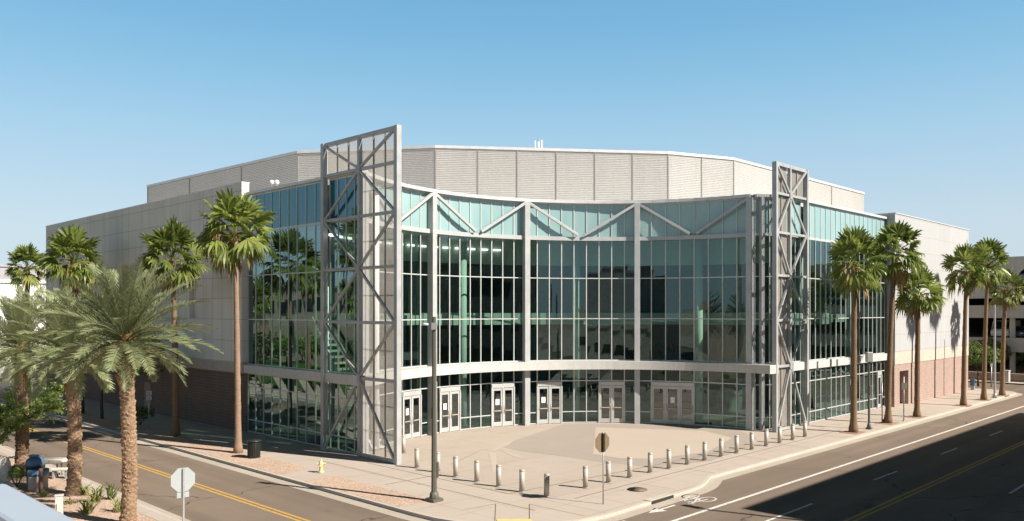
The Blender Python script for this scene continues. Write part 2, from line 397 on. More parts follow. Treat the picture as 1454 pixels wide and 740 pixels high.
bg = n['Background']; bg.inputs['Strength'].default_value = .070
hs = n.new('ShaderNodeHueSaturation'); hs.inputs['Hue'].default_value = .497; hs.inputs['Saturation'].default_value = 1.0; l.new(mix(n, l, 1.0, sky.outputs[0], (.97, 1.03, .95), 'MULTIPLY'), hs.inputs['Color'])
tcw = n.new('ShaderNodeTexCoord'); sx = n.new('ShaderNodeSeparateXYZ'); l.new(tcw.outputs['Generated'], sx.inputs[0])
mrw = n.new('ShaderNodeMapRange'); mrw.interpolation_type = 'SMOOTHSTEP'; l.new(sx.outputs['Z'], mrw.inputs[0])     # sky shaped by hand: brightened low, darkened overhead to weaken the fill
mrw.inputs[1].default_value = .36; mrw.inputs[2].default_value = .60; mrw.inputs[3].default_value = 1.0; mrw.inputs[4].default_value = .10
mrg = n.new('ShaderNodeMapRange'); l.new(sx.outputs['Z'], mrg.inputs[0]); mrg.inputs[1].default_value = .0; mrg.inputs[2].default_value = .36; mrg.inputs[3].default_value = .70; mrg.inputs[4].default_value = 1.5
mm_ = n.new('ShaderNodeMath'); mm_.operation = 'MULTIPLY'; l.new(mrw.outputs[0], mm_.inputs[0]); l.new(mrg.outputs[0], mm_.inputs[1])
vm = n.new('ShaderNodeVectorMath'); vm.operation = 'SCALE'; l.new(hs.outputs[0], vm.inputs[0]); l.new(mm_.outputs[0], vm.inputs['Scale'])
grad = ramp(n, l, sx.outputs['Z'], [(0, (.64, .755, .855)), (.10, (.60, .735, .85)), (.20, (.405, .645, .84)), (.26, (.285, .565, .795)), (.32, (.195, .475, .745)), (.345, (.175, .455, .73)), (.45, (.075, .20, .36)), (.60, (.012, .032, .062)), (1, (.004, .011, .022))])  # hand-set sky colours by height, zenith held near black to deepen shade
vg = n.new('ShaderNodeVectorMath'); vg.operation = 'SCALE'; l.new(grad, vg.inputs[0]); vg.inputs['Scale'].default_value = 7.55
l.new(mix(n, l, .82, vm.outputs[0], vg.outputs[0]), bg.inputs[0])
sc.view_settings.view_transform = 'Standard'; sc.view_settings.look = 'None'; sc.view_settings.gamma = 1
sc.view_settings.exposure = .92; sc.view_settings.use_curve_mapping = False
sc.cycles.max_bounces = 10; sc.cycles.transparent_max_bounces = 24; sc.cycles.glossy_bounces = 4; sc.cycles.diffuse_bounces = 4
sc.cycles.use_denoising = True; sc.cycles.caustics_reflective = False; sc.cycles.caustics_refractive = False
sc.cycles.sample_clamp_indirect = 4

# ------------------------------------------------------------------ ground, roads, walks
def rect(a0, a1, b0, b1): return [W(a0, b0), W(a1, b0), W(a1, b1), W(a0, b1)]
ROAD = -.13
g = MB(); g.sheet([Vector((-3000, -3000, 0)), Vector((3000, -3000, 0)), Vector((3000, 3000, 0)), Vector((-3000, 3000, 0))], -.16)
struct(g.build('ground', M['desert']))
CL, CLF = 19.45, 12.85            # kerbs of the left street
CRF = 4.0                         # far kerb of the right street
g = MB(); g.sheet(rect(-160, 88.6, CRF, 19.95), ROAD); struct(g.build('road', M['asphalt']))
g = MB(); g.sheet(rect(CLF, CL + 3, 19.95, 260), ROAD); g.sheet(rect(CLF, CL, -160, CRF), ROAD); struct(g.build('side_road', M['asphalt2']))
g = MB(); g.sheet(rect(88.6, 98, -160, 260), ROAD); struct(g.build('cross_road', M['asphalt']))
def kerb_right(a):
    pts = [(24.3, 18.85), (30.6, 19.0), (31.6, 19.15), (33.3, 19.82), (88, 19.7)]
    for (a0, b0), (a1, b1) in zip(pts, pts[1:]):
        if a <= a1: return b0 + (b1 - b0) * (a - a0) / (a1 - a0)
    return pts[-1][1]
# kerb line of the arena block
line = [W(CL, b) for b in (230, 120, 80, 60, 50, 42, 36, 31, 27, 24.2)]
cc = (CL + 5.0, kerb_right(24.4) + 5.0)
for k in range(1, 10):
    t = math.pi + (math.pi / 2) * k / 10
    line.append(W(cc[0] + 5 * math.cos(t), cc[1] + 5 * math.sin(t)))
for a in (24.6, 27, 29.5, 30.6, 31.2, 31.8, 32.5, 33.3, 35, 40, 46, 52, 60, 70, 80, 86): line.append(W(a, kerb_right(a)))
for k in range(1, 7):
    t = -math.pi / 2 + (math.pi / 2) * k / 6
    line.append(W(86 + 3 * math.cos(t), 22.7 + 3 * math.sin(t)))
line += [W(89, 40), W(89, 230)]
def offset(pl, d):
    out = []
    for i, p in enumerate(pl):
        t = (pl[min(i + 1, len(pl) - 1)] - pl[max(i - 1, 0)]).normalized()
        out.append(p + Vector((-t.y, t.x, 0)) * d)
    return out
def strip(pl, d0, d1, z, mb):
    a, b = offset(pl, d0), offset(pl, d1)
    for i in range(len(pl) - 1):
        mb.quad(*[Vector((p.x, p.y, z)) for p in (a[i], a[i + 1], b[i + 1], b[i])])
RAMP_A = W(20.55, 20.35)
def kerb(pl, name, inward, skip=None):
    s = MB(); ins = offset(pl, .16 * inward)
    for i in range(len(pl) - 1):
        p, q, p2, q2 = pl[i], pl[i + 1], ins[i], ins[i + 1]
        mid = (p + q) / 2
        top = .006
        if skip and skip(mid): top = ROAD + .02
        vs = [Vector((v.x, v.y, z)) for z in (ROAD - .02, top) for v in (p, q, q2, p2)]
        s.add(vs, [(0, 1, 5, 4), (4, 5, 6, 7), (2, 3, 7, 6), (1, 2, 6, 5), (3, 0, 4, 7)])
    return struct(s.build(name, M['curb']))
inlet_mid = (at(925, 712) + at(953, 702)) / 2
kerb(line, 'kerb', 1, lambda p: (p - RAMP_A).length < 1.25)
g = MB(); strip(line, -.02, -.55, ROAD + .006, g); struct(g.build('gutter', M['gutter']))
# walks: the block surface
block = offset(line, .15)
g = MB(); g.sheet(block, 0); struct(g.build('sidewalk', M['walk']))
# camera-side landscape block and the other two corners
def corner_block(name, pts, m, r=4):
    s = MB(); s.sheet(pts, 0); return struct(s.build(name, m))
def rounded(a_edge, b_edge, a_far, b_far, r=4.0):
    """block whose street corner (a_edge,b_edge) is rounded; far sides at a_far, b_far"""
    sa = 1 if a_far > a_edge else -1; sb = 1 if b_far > b_edge else -1
    arc = []
    for k in range(9):
        t = (math.pi / 2) * k / 8
        arc.append(W(a_edge + sa * r * (1 - math.sin(t)), b_edge + sb * r * (1 - math.cos(t))))
    return arc, [W(a_far, b_edge)] + arc + [W(a_edge, b_far), W(a_far, b_far)]
arc, blk = rounded(CLF, 19.95, -160, 260)
lineL = [W(-160, 19.95)] + arc + [W(CLF, b) for b in (27, 31, 36, 42, 50, 60, 80, 120, 260)]
def sheet_block(name, blk, m):
    s = MB(); s.sheet(blk, 0); return struct(s.build(name, m))
sheet_block('gravel_bed', blk, M['gravel'])
sgn = 1
kl = kerb(lineL, 'kerb_stone', 1)
g = MB(); strip(lineL, -.02, -.45, ROAD + .006, g); struct(g.build('gutter_strip', M['gutter']))
g = MB(); strip(lineL, .16, .62, .004, g); struct(g.build('kerb_walk', M['walk']))
arc2, blk2 = rounded(CLF, CRF, -160, -160); sheet_block('street_corner', blk2, M['walk'])
arc3, blk3 = rounded(CL, CRF, 88, -160); sheet_block('pavement', blk3, M['walk'])
lineR = [W(88, CRF)] + arc3 + [W(CL, -160)]
kerb(lineR, "kerb_edge", 1)
g = MB(); g.sheet(rect(98, 400, -160, 400), 0); struct(g.build('far_pavement', M['walk']))
g = MB(); g.sheet(rect(-70, 5.5, 56, 150), .004); o = g.build('lawn', M['grass']); struct(o, 'stuff')

# plaza in front of the curved facade
CX, CY, RAD = 6.2, 41.2, 14.42
def arcp(deg, r=RAD): return Vector((CX + r * math.sin(R_(deg)), CY + r * math.cos(R_(deg)), 0))
pl = [W(25.2, 32.4), W(24.2, 24.2), at(775, 709), at(831, 697), W(47.5, 22.6), W(49.6, 24.3)]
pl += [arcp(d) for d in range(39, -82, -4)]
g = MB(); g.sheet(pl, .004); struct(g.build('plaza', M['plaza']))
g = MB(); gp = [at(u, v) for u, v in [(708, 634), (740, 641), (800, 648), (852, 656), (930, 664), (1010, 654), (1050, 640), (1075, 622)]] + [arcp(d, RAD - .6) for d in (36, 26, 16, 6, -4, -12)]
g.sheet(gp, .008); struct(g.build('plaza_paving', M['plaza_gray']))
g = MB(); g.sheet([at(u, v) for u, v in [(842, 645), (846, 607), (905, 609), (1000, 612), (1040, 622), (1005, 642), (930, 652), (880, 651)]], .012); struct(g.build('plaza_patch', M['pale_conc']))
# expansion joints
jm = metal_paint('joint_filler', (.19, .155, .125), .9)
g = MB()
def joint(p, q, wd=.03, z=.016):
    d = (q - p).normalized(); s = Vector((-d.y, d.x, 0)) * wd / 2
    g.quad(*[Vector((v.x, v.y, z)) for v in (p - s, q - s, q + s, p + s)])
joint(W(24.2, 23.9), W(24.2, 33.8)); joint(W(24.2, 23.9), W(47.5, 22.2)); joint(W(22.9, 21.2), W(22.9, 36)); joint(W(25.5, 21.4), W(52, 21.6))
joint(at(682, 640), at(640, 660)); joint(W(21.7, 29), W(25, 29)); joint(at(703, 740), at(704, 716), .02); joint(at(752, 740), at(752, 716), .02)
joint(at(704, 716), at(660, 724), .02); joint(at(752, 716), at(830, 733), .02)
for b in (40, 46, 52, 58, 64): joint(W(21.5, b), W(24.9, b), .025)
for a in range(34, 88, 5): joint(W(a, kerb_right(a) + .2), W(a, 23.4 if a > 52 else 21.6), .025)
struct(g.build('expansion_joint', jm))
# planting strips and tree squares
g = MB(); g.sheet(rect(CL + .2, 21.25, 25.3, 32.2), .004); g.sheet([W(CL + .2, 34.2), W(21.45, 34.8), W(21.45, 110), W(CL + .2, 110)], .004)
struct(g.build('gravel_strip', M['gravel']))
FANS_R = [(1212, 614), (1261, 601), (1302, 592), (1368, 576), (1397, 568), (1423, 561.5)]
g = MB()
for u, v in FANS_R:
    a, b = AB(at(u, v)); g.sheet(rect(a - .75, a + .75, b - .5, b + .6), .020)
struct(g.build('tree_soil', M['soil']))
g = MB(); a, b = AB(at(730, 738)); 
pd = [W(a - .2, b - .9), W(a + .9, b + .2), W(a + .5, b + .6), W(a - .6, b - .5)]
pc = at(730, 739.5)
g.prism([pc + Vector((-.62, -.35, 0)), pc + Vector((.62, -.35, 0)), pc + Vector((.62, .12, 0)), pc + Vector((-.62, .12, 0))], .004, .03)
struct(g.build('tactile_paving', M['tactile']))
# markings
def mark(segs, m, name, z=ROAD + .005):
    s = MB()
    for a0, a1, b0, b1 in segs: s.sheet(rect(a0, a1, b0, b1), z)
    return struct(s.build(name, m))
mark([(16.02, 16.14, 24, 250), (16.26, 16.38, 24, 250)], M['yellow_paint'], 'centre_line')
mark([(29.5, 88, 12.05, 12.17), (29.5, 88, 12.29, 12.41)], M['yellow_paint'], 'double_centre_line')
p, q = AB(at(955, 733, ROAD)), AB(at(1454, 580, ROAD)); print('white line', p, q)
mark([(24.5, 88, 16.78, 16.94)], M['white_paint'], 'lane_line')
ds = []
for (u0, v0), (u1, v1) in [((1045, 740), (1102, 722)), ((1197, 690), (1238, 676)), ((1310, 648), (1337, 639)), ((1392, 620), (1412, 613))]:
    a0, b0 = AB(at(u0, v0, ROAD)); a1, b1 = AB(at(u1, v1, ROAD)); print('dash', a0, b0, a1, b1)
for k in range(6): ds.append((29.0 + k * 9.3 - (2 if k == 0 else 0), 31.9 + k * 9.3, 14.35, 14.46))
for k in range(6): ds.append((30.2 + k * 9.3, 33.1 + k * 9.3, 9.2, 9.31))
mark(ds, M['white_paint'], 'lane_dashes')
mark([(29, 88, 7.05, 7.2)], M['white_paint'], 'edge_line')
mark([(24.1, 24.45, 12.6, 18.2)], M['white_paint'], 'stop_line')
# bicycle symbol and arrow
s = MB(); bc = at(988, 708, ROAD); a0, b0 = AB(bc); z = ROAD + .006
def ring(a, b, ra, rb, wd=.07, n=24):
    for k in range(n):
        t0, t1 = 2 * math.pi * k / n, 2 * math.pi * (k + 1) / n
        s.quad(*[W(a + (ra + e) * math.cos(t), b + (rb + e) * math.sin(t), z) for t, e in ((t0, 0), (t1, 0), (t1, wd), (t0, wd))])
def stroke(p, q, wd=.08):
    p, q = W(*p), W(*q); d = (q - p).normalized(); sdv = Vector((-d.y, d.x, 0)) * wd / 2
    s.quad(*[Vector((v.x, v.y, z + .001)) for v in (p - sdv, q - sdv, q + sdv, p + sdv)])
ring(a0 + .2, b0 + .38, .42, .26); ring(a0 + .2, b0 - .42, .42, .26)
for p, q in [((a0 + .2, b0 + .38), (a0 - .7, b0 + .18)), ((a0 - .7, b0 + .18), (a0 - .62, b0 - .3)), ((a0 + .2, b0 - .42), (a0 - .9, b0 - .3)), ((a0 + .2, b0 + .38), (a0 + .15, b0 - .02)), ((a0 + .15, b0 - .02), (a0 - .62, b0 - .3)), ((a0 + .15, b0 - .02), (a0 - .8, b0 + .2)), ((a0 - .9, b0 - .48), (a0 - .9, b0 - .18))]: stroke(p, q)
struct(s.build('bicycle_marking', M['white_paint']))
s = MB(); a1, b1 = AB(at(940, 723, ROAD))
s.sheet([W(a1 + .9, b1 - .06), W(a1 + .9, b1 + .06), W(a1 - .1, b1 + .06), W(a1 - .1, b1 - .06)], z)
s.sheet([W(a1 - .1, b1 - .3), W(a1 - .1, b1 + .3), W(a1 - .9, b1)], z)
struct(s.build('arrow_marking', M['white_paint']))
# patched streaks of new cement on the plaza
s = MB()
for pts in ([(690, 640), (701, 637), (716, 629), (731, 625), (722, 632), (704, 640)], [(694, 642), (704, 644), (706, 668), (699, 672), (697, 655)], [(712, 640), (735, 646), (746, 652), (730, 649)]):
    s.sheet([at(u, v) for u, v in pts], .012)
struct(s.build('cement_stain', concrete_walk('washed_cement', (.42, .357, .302), (.385, .327, .275), 8, .9, .1)))

# ------------------------------------------------------------------ THE ARENA
bld = thing('arena_building', 'glass fronted arena with curved facade, truss frames and louvred roof screen', 'building', W(45, 45))
Z0, ZB0, ZB1, Z1, Z2, Z3, ZT = 0.0, 3.68, 4.22, 7.05, 9.77, 12.44, 15.0
AL, BR = 25.25, 24.42             # glass planes of the two straight facades
A_R0, A_R1 = 49.9, 67.1
B_L0, B_L1 = 35.6, 47.9
rng = random.Random(5)

def glaze(name, pts, zs, out, mat, mull, parent, hz=.07, vw=.085, depth=.16, first=True, last=True, jit=.007, skip=()):
    """one bay: glass panes + a child grid of mullions. pts: pane edges along the wall; out(i): outward normal of pane i"""
    gm = MB(); mm = MB()
    for i in range(len(pts) - 1):
        p, q = pts[i], pts[i + 1]; nrm = out(i)
        for k in range(len(zs) - 1):
            if (i, k) in skip: continue
            j = [rng.uniform(-jit, jit) for _ in range(4)]
            gm.quad(*[Vector((v.x, v.y, zz)) + nrm * jj for v, zz, jj in ((p, zs[k], j[0]), (q, zs[k], j[1]), (q, zs[k + 1], j[0] + j[2]), (p, zs[k + 1], j[2] + j[1]))])
    for i in range(len(pts)):
        if (i == 0 and not first) or (i == len(pts) - 1 and not last): continue
        nn = (out(max(i - 1, 0)) + out(min(i, len(pts) - 2))).normalized(); t = nn.cross(UP)
        z_lo, z_hi = zs[0], zs[-1]
        if (i - 1, 0) in skip and (i, 0) in skip: z_lo = zs[-2]
        c = pts[i] + nn * (depth / 2 - .05); c.z = (z_lo + z_hi) / 2
        mm.obox(c, t, nn, UP, vw / 2, depth / 2, (z_hi - z_lo) / 2)
    for i in range(len(pts) - 1):
        nn = out(i); d = (pts[i + 1] - pts[i]); L = d.length; d.normalize()
        for k, zz in enumerate(zs):
            if (i, k) in skip and (i, k - 1) not in skip and k == 0: continue
            if (i, k) in skip and (i, k - 1) in skip: continue
            c = (pts[i] + pts[i + 1]) / 2 + nn * (depth / 2 - .055); c.z = zz
            if k == 0: c.z += hz / 2
            if k == len(zs) - 1: c.z -= hz / 2
            mm.obox(c, d, nn, UP, L / 2, depth / 2 - .008, hz / 2)
    go = gm.build(name, mat, parent, recalc=False)
    mm.build('mullions', mull, go)
    return go
def lerp_pts(p, q, n): return [p.lerp(q, i / n) for i in range(n + 1)]
GROUND_ROWS = [Z0 + .02, .78, 2.86, ZB0]
UPPER_ROWS = [ZB1, Z1, Z2, Z3]
TOP_ROWS = [Z3, ZT - .18]
def bay(pts, out, glass, spand=None, first=True, last=True, skip=(), vw=.06, dp=.10):
    glaze('ground_glazing', pts, GROUND_ROWS, out, glass, M['mull'], bld, first=first, last=last, skip=skip, vw=vw, depth=dp, hz=.06)
    glaze('upper_glazing', pts, UPPER_ROWS, out, glass, M['mull'], bld, first=first, last=last, vw=vw, depth=dp, hz=.06)
    glaze('spandrel_glazing', pts, TOP_ROWS, out, spand or M['spandrel'], M['mull'], bld, hz=.10, first=first, last=last, vw=vw, depth=dp)
def bar(mb, p, q, nn, w, d, z0, z1):               # horizontal rail along a wall between p and q
    dd = (q - p); L = dd.length; dd.normalize(); c = (p + q) / 2 + nn * d[0]; c.z = (z0 + z1) / 2
    mb.obox(c, dd, nn, UP, L / 2, d[1], (z1 - z0) / 2)

nL, nR = -ER, -EL
outL, outR = (lambda i: nL), (lambda i: nR)
bay(lerp_pts(W(AL, 39.2), W(AL, B_L1), 9), outL, M['glassL'], M['spandrelL'], vw=.05, dp=.085)
bay(lerp_pts(W(AL, B_L0), W(AL, 38.7), 4), outL, M['glassL'], M['spandrelL'], vw=.05, dp=.085)
bay(lerp_pts(W(A_R0, BR), W(52.2, BR), 3), outR, M['glass'], vw=.05, dp=.085)
rp = lerp_pts(W(52.8, BR), W(A_R1, BR), 17)
bay(rp, outR, M['glass'], skip={(15, 0), (15, 1)}, vw=.055, dp=.085)
# belts and copings of the straight facades
for pts, nn in (((W(AL, B_L0), W(AL, 39.0 + .05)), nL), ((W(AL, 39.05), W(AL, B_L1 + 1.4)), nL), ((W(A_R0, BR), W(52.55, BR)), nR), ((W(52.55, BR), W(A_R1 + .1, BR)), nR)):
    b = MB(); bar(b, pts[0], pts[1], nn, 0, (.02, .25), ZB0 + .01, ZB1 - .01); b.build('belt_beam', M['belt'], bld, .015)
    b = MB(); bar(b, pts[0], pts[1], nn, 0, (-.05, .24), ZT - .18, ZT); b.build('parapet_coping', M['coping'], bld, .015)
# dark blocks standing in for shadow marks on the right-hand belt
for a in (54.2, 57.4, 60.8, 61.2):
    b = MB(); b.abox(a - .05, a + .05, BR - .36, BR - .272, ZB0 + .03, ZB1 - .06); b.build('belt_shadow_mark', M['seam'], bld)

# ---- curved facade
COLS = [-81.5, -51.2, -21.7, 9.0, 39.0]
NP = [9, 9, 9, 8]
DOORS = {0: [(1, 2), (6, 7)], 1: [(1, 2), (6, 7)], 2: [(1, 2), (6, 7)], 3: [(1, 2, 3)]}
drng = random.Random(11)
def make_door(p, q, nn, handle_side, notice):
    """one glazed leaf between wall points p and q: frame, pane, push bar, notice"""
    d = (q - p); L = d.length; d.normalize(); off = nn * .03
    fr = MB(); h = 2.52; st = .13
    def piece(u0, u1, z0, z1, t=.035):
        c = p + d * ((u0 + u1) / 2) + off; c.z = (z0 + z1) / 2
        fr.obox(c, d, nn, UP, (u1 - u0) / 2, t, (z1 - z0) / 2)
    piece(.03, .03 + st, .03, h); piece(L - .03 - st, L - .03, .03, h)
    piece(.03 + st, L - .03 - st, .03, .30); piece(.03 + st, L - .03 - st, h - .16, h)
    o = fr.build('door', M['door'], bld, .006)
    pn = MB(); a, b = p + d * (.03 + st) + off * .6, p + d * (L - .03 - st) + off * .6
    pn.quad(*[Vector((v.x, v.y, zz)) for v, zz in ((a, .30), (b, .30), (b, h - .16), (a, h - .16))]); pn.build('pane', M['glassdoor'], o, recalc=False)
    hb = MB(); c = (a + b) / 2 + nn * .09; c.z = 1.05; hb.obox(c, d, nn, UP, L / 2 - .15, .02, .03)
    e = (p + d * (L - .1) if handle_side > 0 else p + d * .1) + nn * .1; hb.cyl(Vector((e.x, e.y, .85)), Vector((e.x, e.y, 1.35)), .018, n=8)
    hb.build('handle', M['steel'], o)
    if notice:
        nb = MB(); c = (a + b) / 2 + nn * .05; c.z = 1.62; nb.obox(c, d, nn, UP, .14, .004, .19); nb.build('notice', M['paper'], o)
def door_frame(pp, nn_i):
    b = MB()
    for i in range(len(pp) - 1):
        bar(b, pp[i], pp[i + 1], nn_i[i], 0, (.04, .06), 2.54, 2.80)
        if 0 < i: pass
    for i, x in enumerate(pp):
        nn = nn_i[min(i, len(nn_i) - 1)]; c = x + nn * .04; c.z = 1.27; b.obox(c, nn.cross(UP), nn, UP, .045, .065, 1.27)
    b.build('door_frame', M['door'], bld, .006)
def arc_out(a0, a1, n):
    def f(i):
        t = a0 + (a1 - a0) * (i + .5) / n
        return -Vector((math.sin(R_(t)), math.cos(R_(t)), 0))
    return f
notices = {(1, 1), (1, 6), (2, 1), (3, 2), (0, 6)}
for bi in range(4):
    a0, a1, npn = COLS[bi], COLS[bi + 1], NP[bi]
    pts = [arcp(a0 + (a1 - a0) * i / npn) for i in range(npn + 1)]; fo = arc_out(a0, a1, npn)
    skip = set()
    for dd in DOORS[bi]:
        for i in dd: skip.add((i, 0)); skip.add((i, 1))
        door_frame(pts[dd[0]:dd[-1] + 2], [fo(i) for i in dd])
        for k, i in enumerate(dd): make_door(pts[i], pts[i + 1], fo(i), 1 if k % 2 == 0 else -1, (bi, i) in notices)
    bay(pts, fo, M['glass'], None, bi == 0, False, skip)
    # rail at the foot of the spandrel band, coping on top, V braces proud of the glass
    for i in range(npn):
        pass
    b = MB(); b2 = MB()
    for i in range(npn):
        p, q = pts[i], pts[i + 1]
        e = (q - p) * .004
        bar(b, p - e, q + e, fo(i), 0, (.12, .13), Z3 - .14, Z3 + .12)
        bar(b2, p - e, q + e, fo(i), 0, (.05, .30), ZT - .20, ZT)
    b.build('spandrel_rail', M['frame'], bld); b2.build('parapet_coping', M['coping'], bld)
    am = (a0 + a1) / 2; rr = RAD - .36
    for t0, t1 in ((a0 + .7, am - .9), (a1 - .7, am + .9)):
        p, q = arcp(t0, rr), arcp(t1, rr); p.z, q.z = ZT - .32, Z3 + .22
        b = MB(); nb = -Vector((math.sin(R_((t0 + t1) / 2)), math.cos(R_((t0 + t1) / 2)), 0))
        b.beam(p, q, .17, .19, nb); b.build('brace', M['frame'], bld, .012)
for d in COLS:
    c = arcp(d, RAD - .22); nn = -Vector((math.sin(R_(d)), math.cos(R_(d)), 0)); b = MB()
    for z0, z1 in ((0, ZB0 + .002), (ZB1 - .002, ZT - .205)):
        cc_ = Vector((c.x, c.y, (z0 + z1) / 2)); b.obox(cc_, nn.cross(UP), nn, UP, .185, .24, (z1 - z0) / 2)
    b.build('column', M['frame'], bld, .012)
# canopy belt following the curve
b = MB(); N = 60; t0, t1 = -84.0, 46.0
for i in range(N):
    ta, tb = t0 + (t1 - t0) * i / N, t0 + (t1 - t0) * (i + 1) / N
    q = [arcp(ta, RAD - .95), arcp(tb, RAD - .95), arcp(tb, RAD + .12), arcp(ta, RAD + .12)]
    vs = [Vector((v.x, v.y, zz)) for zz in (ZB0, ZB1) for v in q]
    fs = [(0, 1, 5, 4), (2, 3, 7, 6), (4, 5, 6, 7), (3, 2, 1, 0)]
    if i == 0: fs.append((0, 4, 7, 3))
    if i == N - 1: fs.append((1, 2, 6, 5))
    b.add(vs, fs)
bm_ = b.build('canopy_belt', M['belt'], bld, recalc=True)
# glazed return between the curve and the right-hand facade
pD, pC = arcp(39.8), W(A_R0, BR)
rt = lerp_pts(pD, pC, 2); nd = (pC - pD).normalized(); nr = Vector((nd.y, -nd.x, 0))
bay(rt, lambda i: nr, M['glass'])
b = MB(); bar(b, pD, pC, nr, 0, (-.02, .22), ZT - .18, ZT); b.build('parapet_coping', M['coping'], bld)
c = pD.lerp(pC, .22) + nr * .12; b = MB(); b.obox(Vector((c.x, c.y, ZT / 2 - .1)), nd, nr, UP, .14, .14, ZT / 2 - .1); b.build('column', M['frame'], bld, .012)

# ---- truss frames standing proud of the two corners
def truss(P, nn, ztop, xs, w_out, split, right_mesh):
    """P(x): point at distance x along the frame; xs = left, middle, right post"""
    x0, xm, x1 = xs; t = (P(x1) - P(x0)).normalized()
    levels = [0, 4.08, 6.98, 9.8, 12.5, 14.95, ztop]    # node heights
    fr = MB()
    def post(x, w, d): c = P(x) + nn * .18; c.z = ztop / 2; fr.obox(c, t, nn, UP, w / 2, d / 2, ztop / 2)
    post(x0, w_out[0], .30); post(xm, .17, .22); post(x1, w_out[1], .30)
    def rail(z, xa, xb, h=.155, d=.18):
        a, b_ = P(xa) + nn * .18, P(xb) + nn * .18; c = (a + b_) / 2; c.z = z; fr.obox(c, t, nn, UP, (b_ - a).length / 2, d / 2, h / 2)
    rail(ztop - .11, x0 + w_out[0] / 2, x1 - w_out[1] / 2, .22)
    for z in (levels[2], levels[3], levels[4]):
        rail(z, x0 + w_out[0] / 2, xm - .11); rail(z, xm + .11, x1 - w_out[1] / 2)
    rail(14.95, x0 + w_out[0] / 2, xm - .11, .16); rail(14.95, xm + .11, x1 - w_out[1] / 2, .16)
    mx0, mx1 = (xm, x1) if right_mesh else (x0, xm)
    rail(4.08, mx0 + .09, mx1 - .12, .16); rail(.12, mx0 + .09, mx1 - .12, .16)
    fo = fr.build('truss_frame', M['truss'], bld, .012)
    # zigzag diagonals, one mesh each
    zl = [ztop - .15, 12.5, 6.98, .1]; zm = [14.95, 9.8, 4.08]
    sp = nn * .235
    def diag(xa, za, xb, zb):
        a, b_ = P(xa) + sp, P(xb) + sp; a.z, b_.z = za, zb
        d = MB(); d.beam(a, b_, .115, .135, nn); d.build('diagonal', M['truss'], fo, .01)
    for xe in (x0, x1):
        xo = xe + (.12 if xe == x0 else -.12); xi = xm + (-.05 if xe == x0 else .05)
        for k in range(3):
            diag(xo, zl[k], xi, zm[k] + .06); diag(xi, zm[k] - .06, xo, zl[k + 1])
    for z in (14.95, 9.8, 4.08):                    # gusset plates with bolt heads where the diagonals meet
        gp = MB(); c = P(xm) + nn * .315; c.z = z; gp.obox(c, t, nn, UP, .17, .012, .24)
        for bx in (-.1, .1):
            for bz in (-.16, 0, .16): bc = c + t * bx + UP * bz; gp.cyl(bc, bc + nn * .035, .022, n=6)
        gp.build('gusset_plate', M['truss'], fo)
    # wire screen of vertical flats
    def screen(xa, xb, za, zb):
        s = MB(); nrod = int((xb - xa) / .074)
        for i in range(1, nrod):
            x = xa + (xb - xa) * i / nrod; c = P(x) + nn * .06; c.z = (za + zb) / 2
            s.obox(c, t, nn, UP, split, .008, (zb - za) / 2)
        k = max(1, round((xb - xa) / 1.1))
        for i in range(1, k):
            x = xa + (xb - xa) * i / k; c = P(x) + nn * .1; c.z = (za + zb) / 2; s.obox(c, t, nn, UP, .03, .04, (zb - za) / 2)
        for zz in [z_ for z_ in (1.4, 2.8, 5.6, 8.4, 11.2, 13.8) if za < z_ < zb]:
            a, b_ = P(xa) + nn * .045, P(xb) + nn * .045; c = (a + b_) / 2; c.z = zz; s.obox(c, t, nn, UP, (xb - xa) / 2, .006, .012)
        s.build('wire_screen', M['rod'], fo)
    if right_mesh: screen(xm + .1, x1 - .1, .22, ztop - .2); screen(x0 + .15, xm - .1, 15.05, ztop - .2)
    else: screen(x0 + .1, xm - .1, .22, ztop - .2); screen(xm + .1, x1 - .1, 15.05, ztop - .2)
LB0 = 38.95
truss(lambda x: W(AL - .05, LB0 - x), nL, 16.75, (0, LB0 - B_L0, LB0 - 32.4), (.28, .25), .0115, True)
truss(lambda x: W(48.1 + x, BR - .12), nR, 16.9, (0, 1.95, 4.35), (.24, .24), .021, False)

# ---- side wings: precast panels over a masonry base
def wall_cells(mb, P, nn, us, zs, solid, thick):
    """solid grid wall. P(u): point at u along the wall; solid(i,k): is that cell filled"""
    nu, nz = len(us) - 1, len(zs) - 1
    def pt(u, zz, back): v = P(u) - nn * (thick if back else 0); return Vector((v.x, v.y, zz))
    for i in range(nu):
        for k in range(nz):
            if not solid(i, k): continue
            u0, u1, z0, z1 = us[i], us[i + 1], zs[k], zs[k + 1]
            for back in (False, True): mb.quad(pt(u0, z0, back), pt(u1, z0, back), pt(u1, z1, back), pt(u0, z1, back))
            for di, dk, e in ((-1, 0, ((u0, z0), (u0, z1))), (1, 0, ((u1, z0), (u1, z1))), (0, -1, ((u0, z0), (u1, z0))), (0, 1, ((u0, z1), (u1, z1)))):
                ii, kk = i + di, k + dk
                if 0 <= ii < nu and 0 <= kk < nz and solid(ii, kk): continue
                (ua, za), (ub, zb) = e; mb.quad(pt(ua, za, False), pt(ub, zb, False), pt(ub, zb, True), pt(ua, za, True))
WT = 15.6
PL = lambda b: W(AL - .38, b)
us = [B_L1 + .12, 53.9, 55.5, 74.2, 79.8, 81.0, 82.6, 83.4, 86.6]; zs = [ZB1 + .1, 5.6, 7.1, 8.2, 8.9, 9.77, 11.7, WT]
def solid(i, k):
    if i == 1 and zs[k] >= 7.1 and zs[k + 1] <= 9.77: return False
    if i == 3 and zs[k] >= 5.6 and zs[k + 1] <= 11.7: return False
    if i == 5 and zs[k] >= 8.2 and zs[k + 1] <= 8.9: return False
    return True
b = MB(); wall_cells(b, PL, nL, us, zs, solid, .5); wl = b.build('precast_wall', M['concL'], bld)
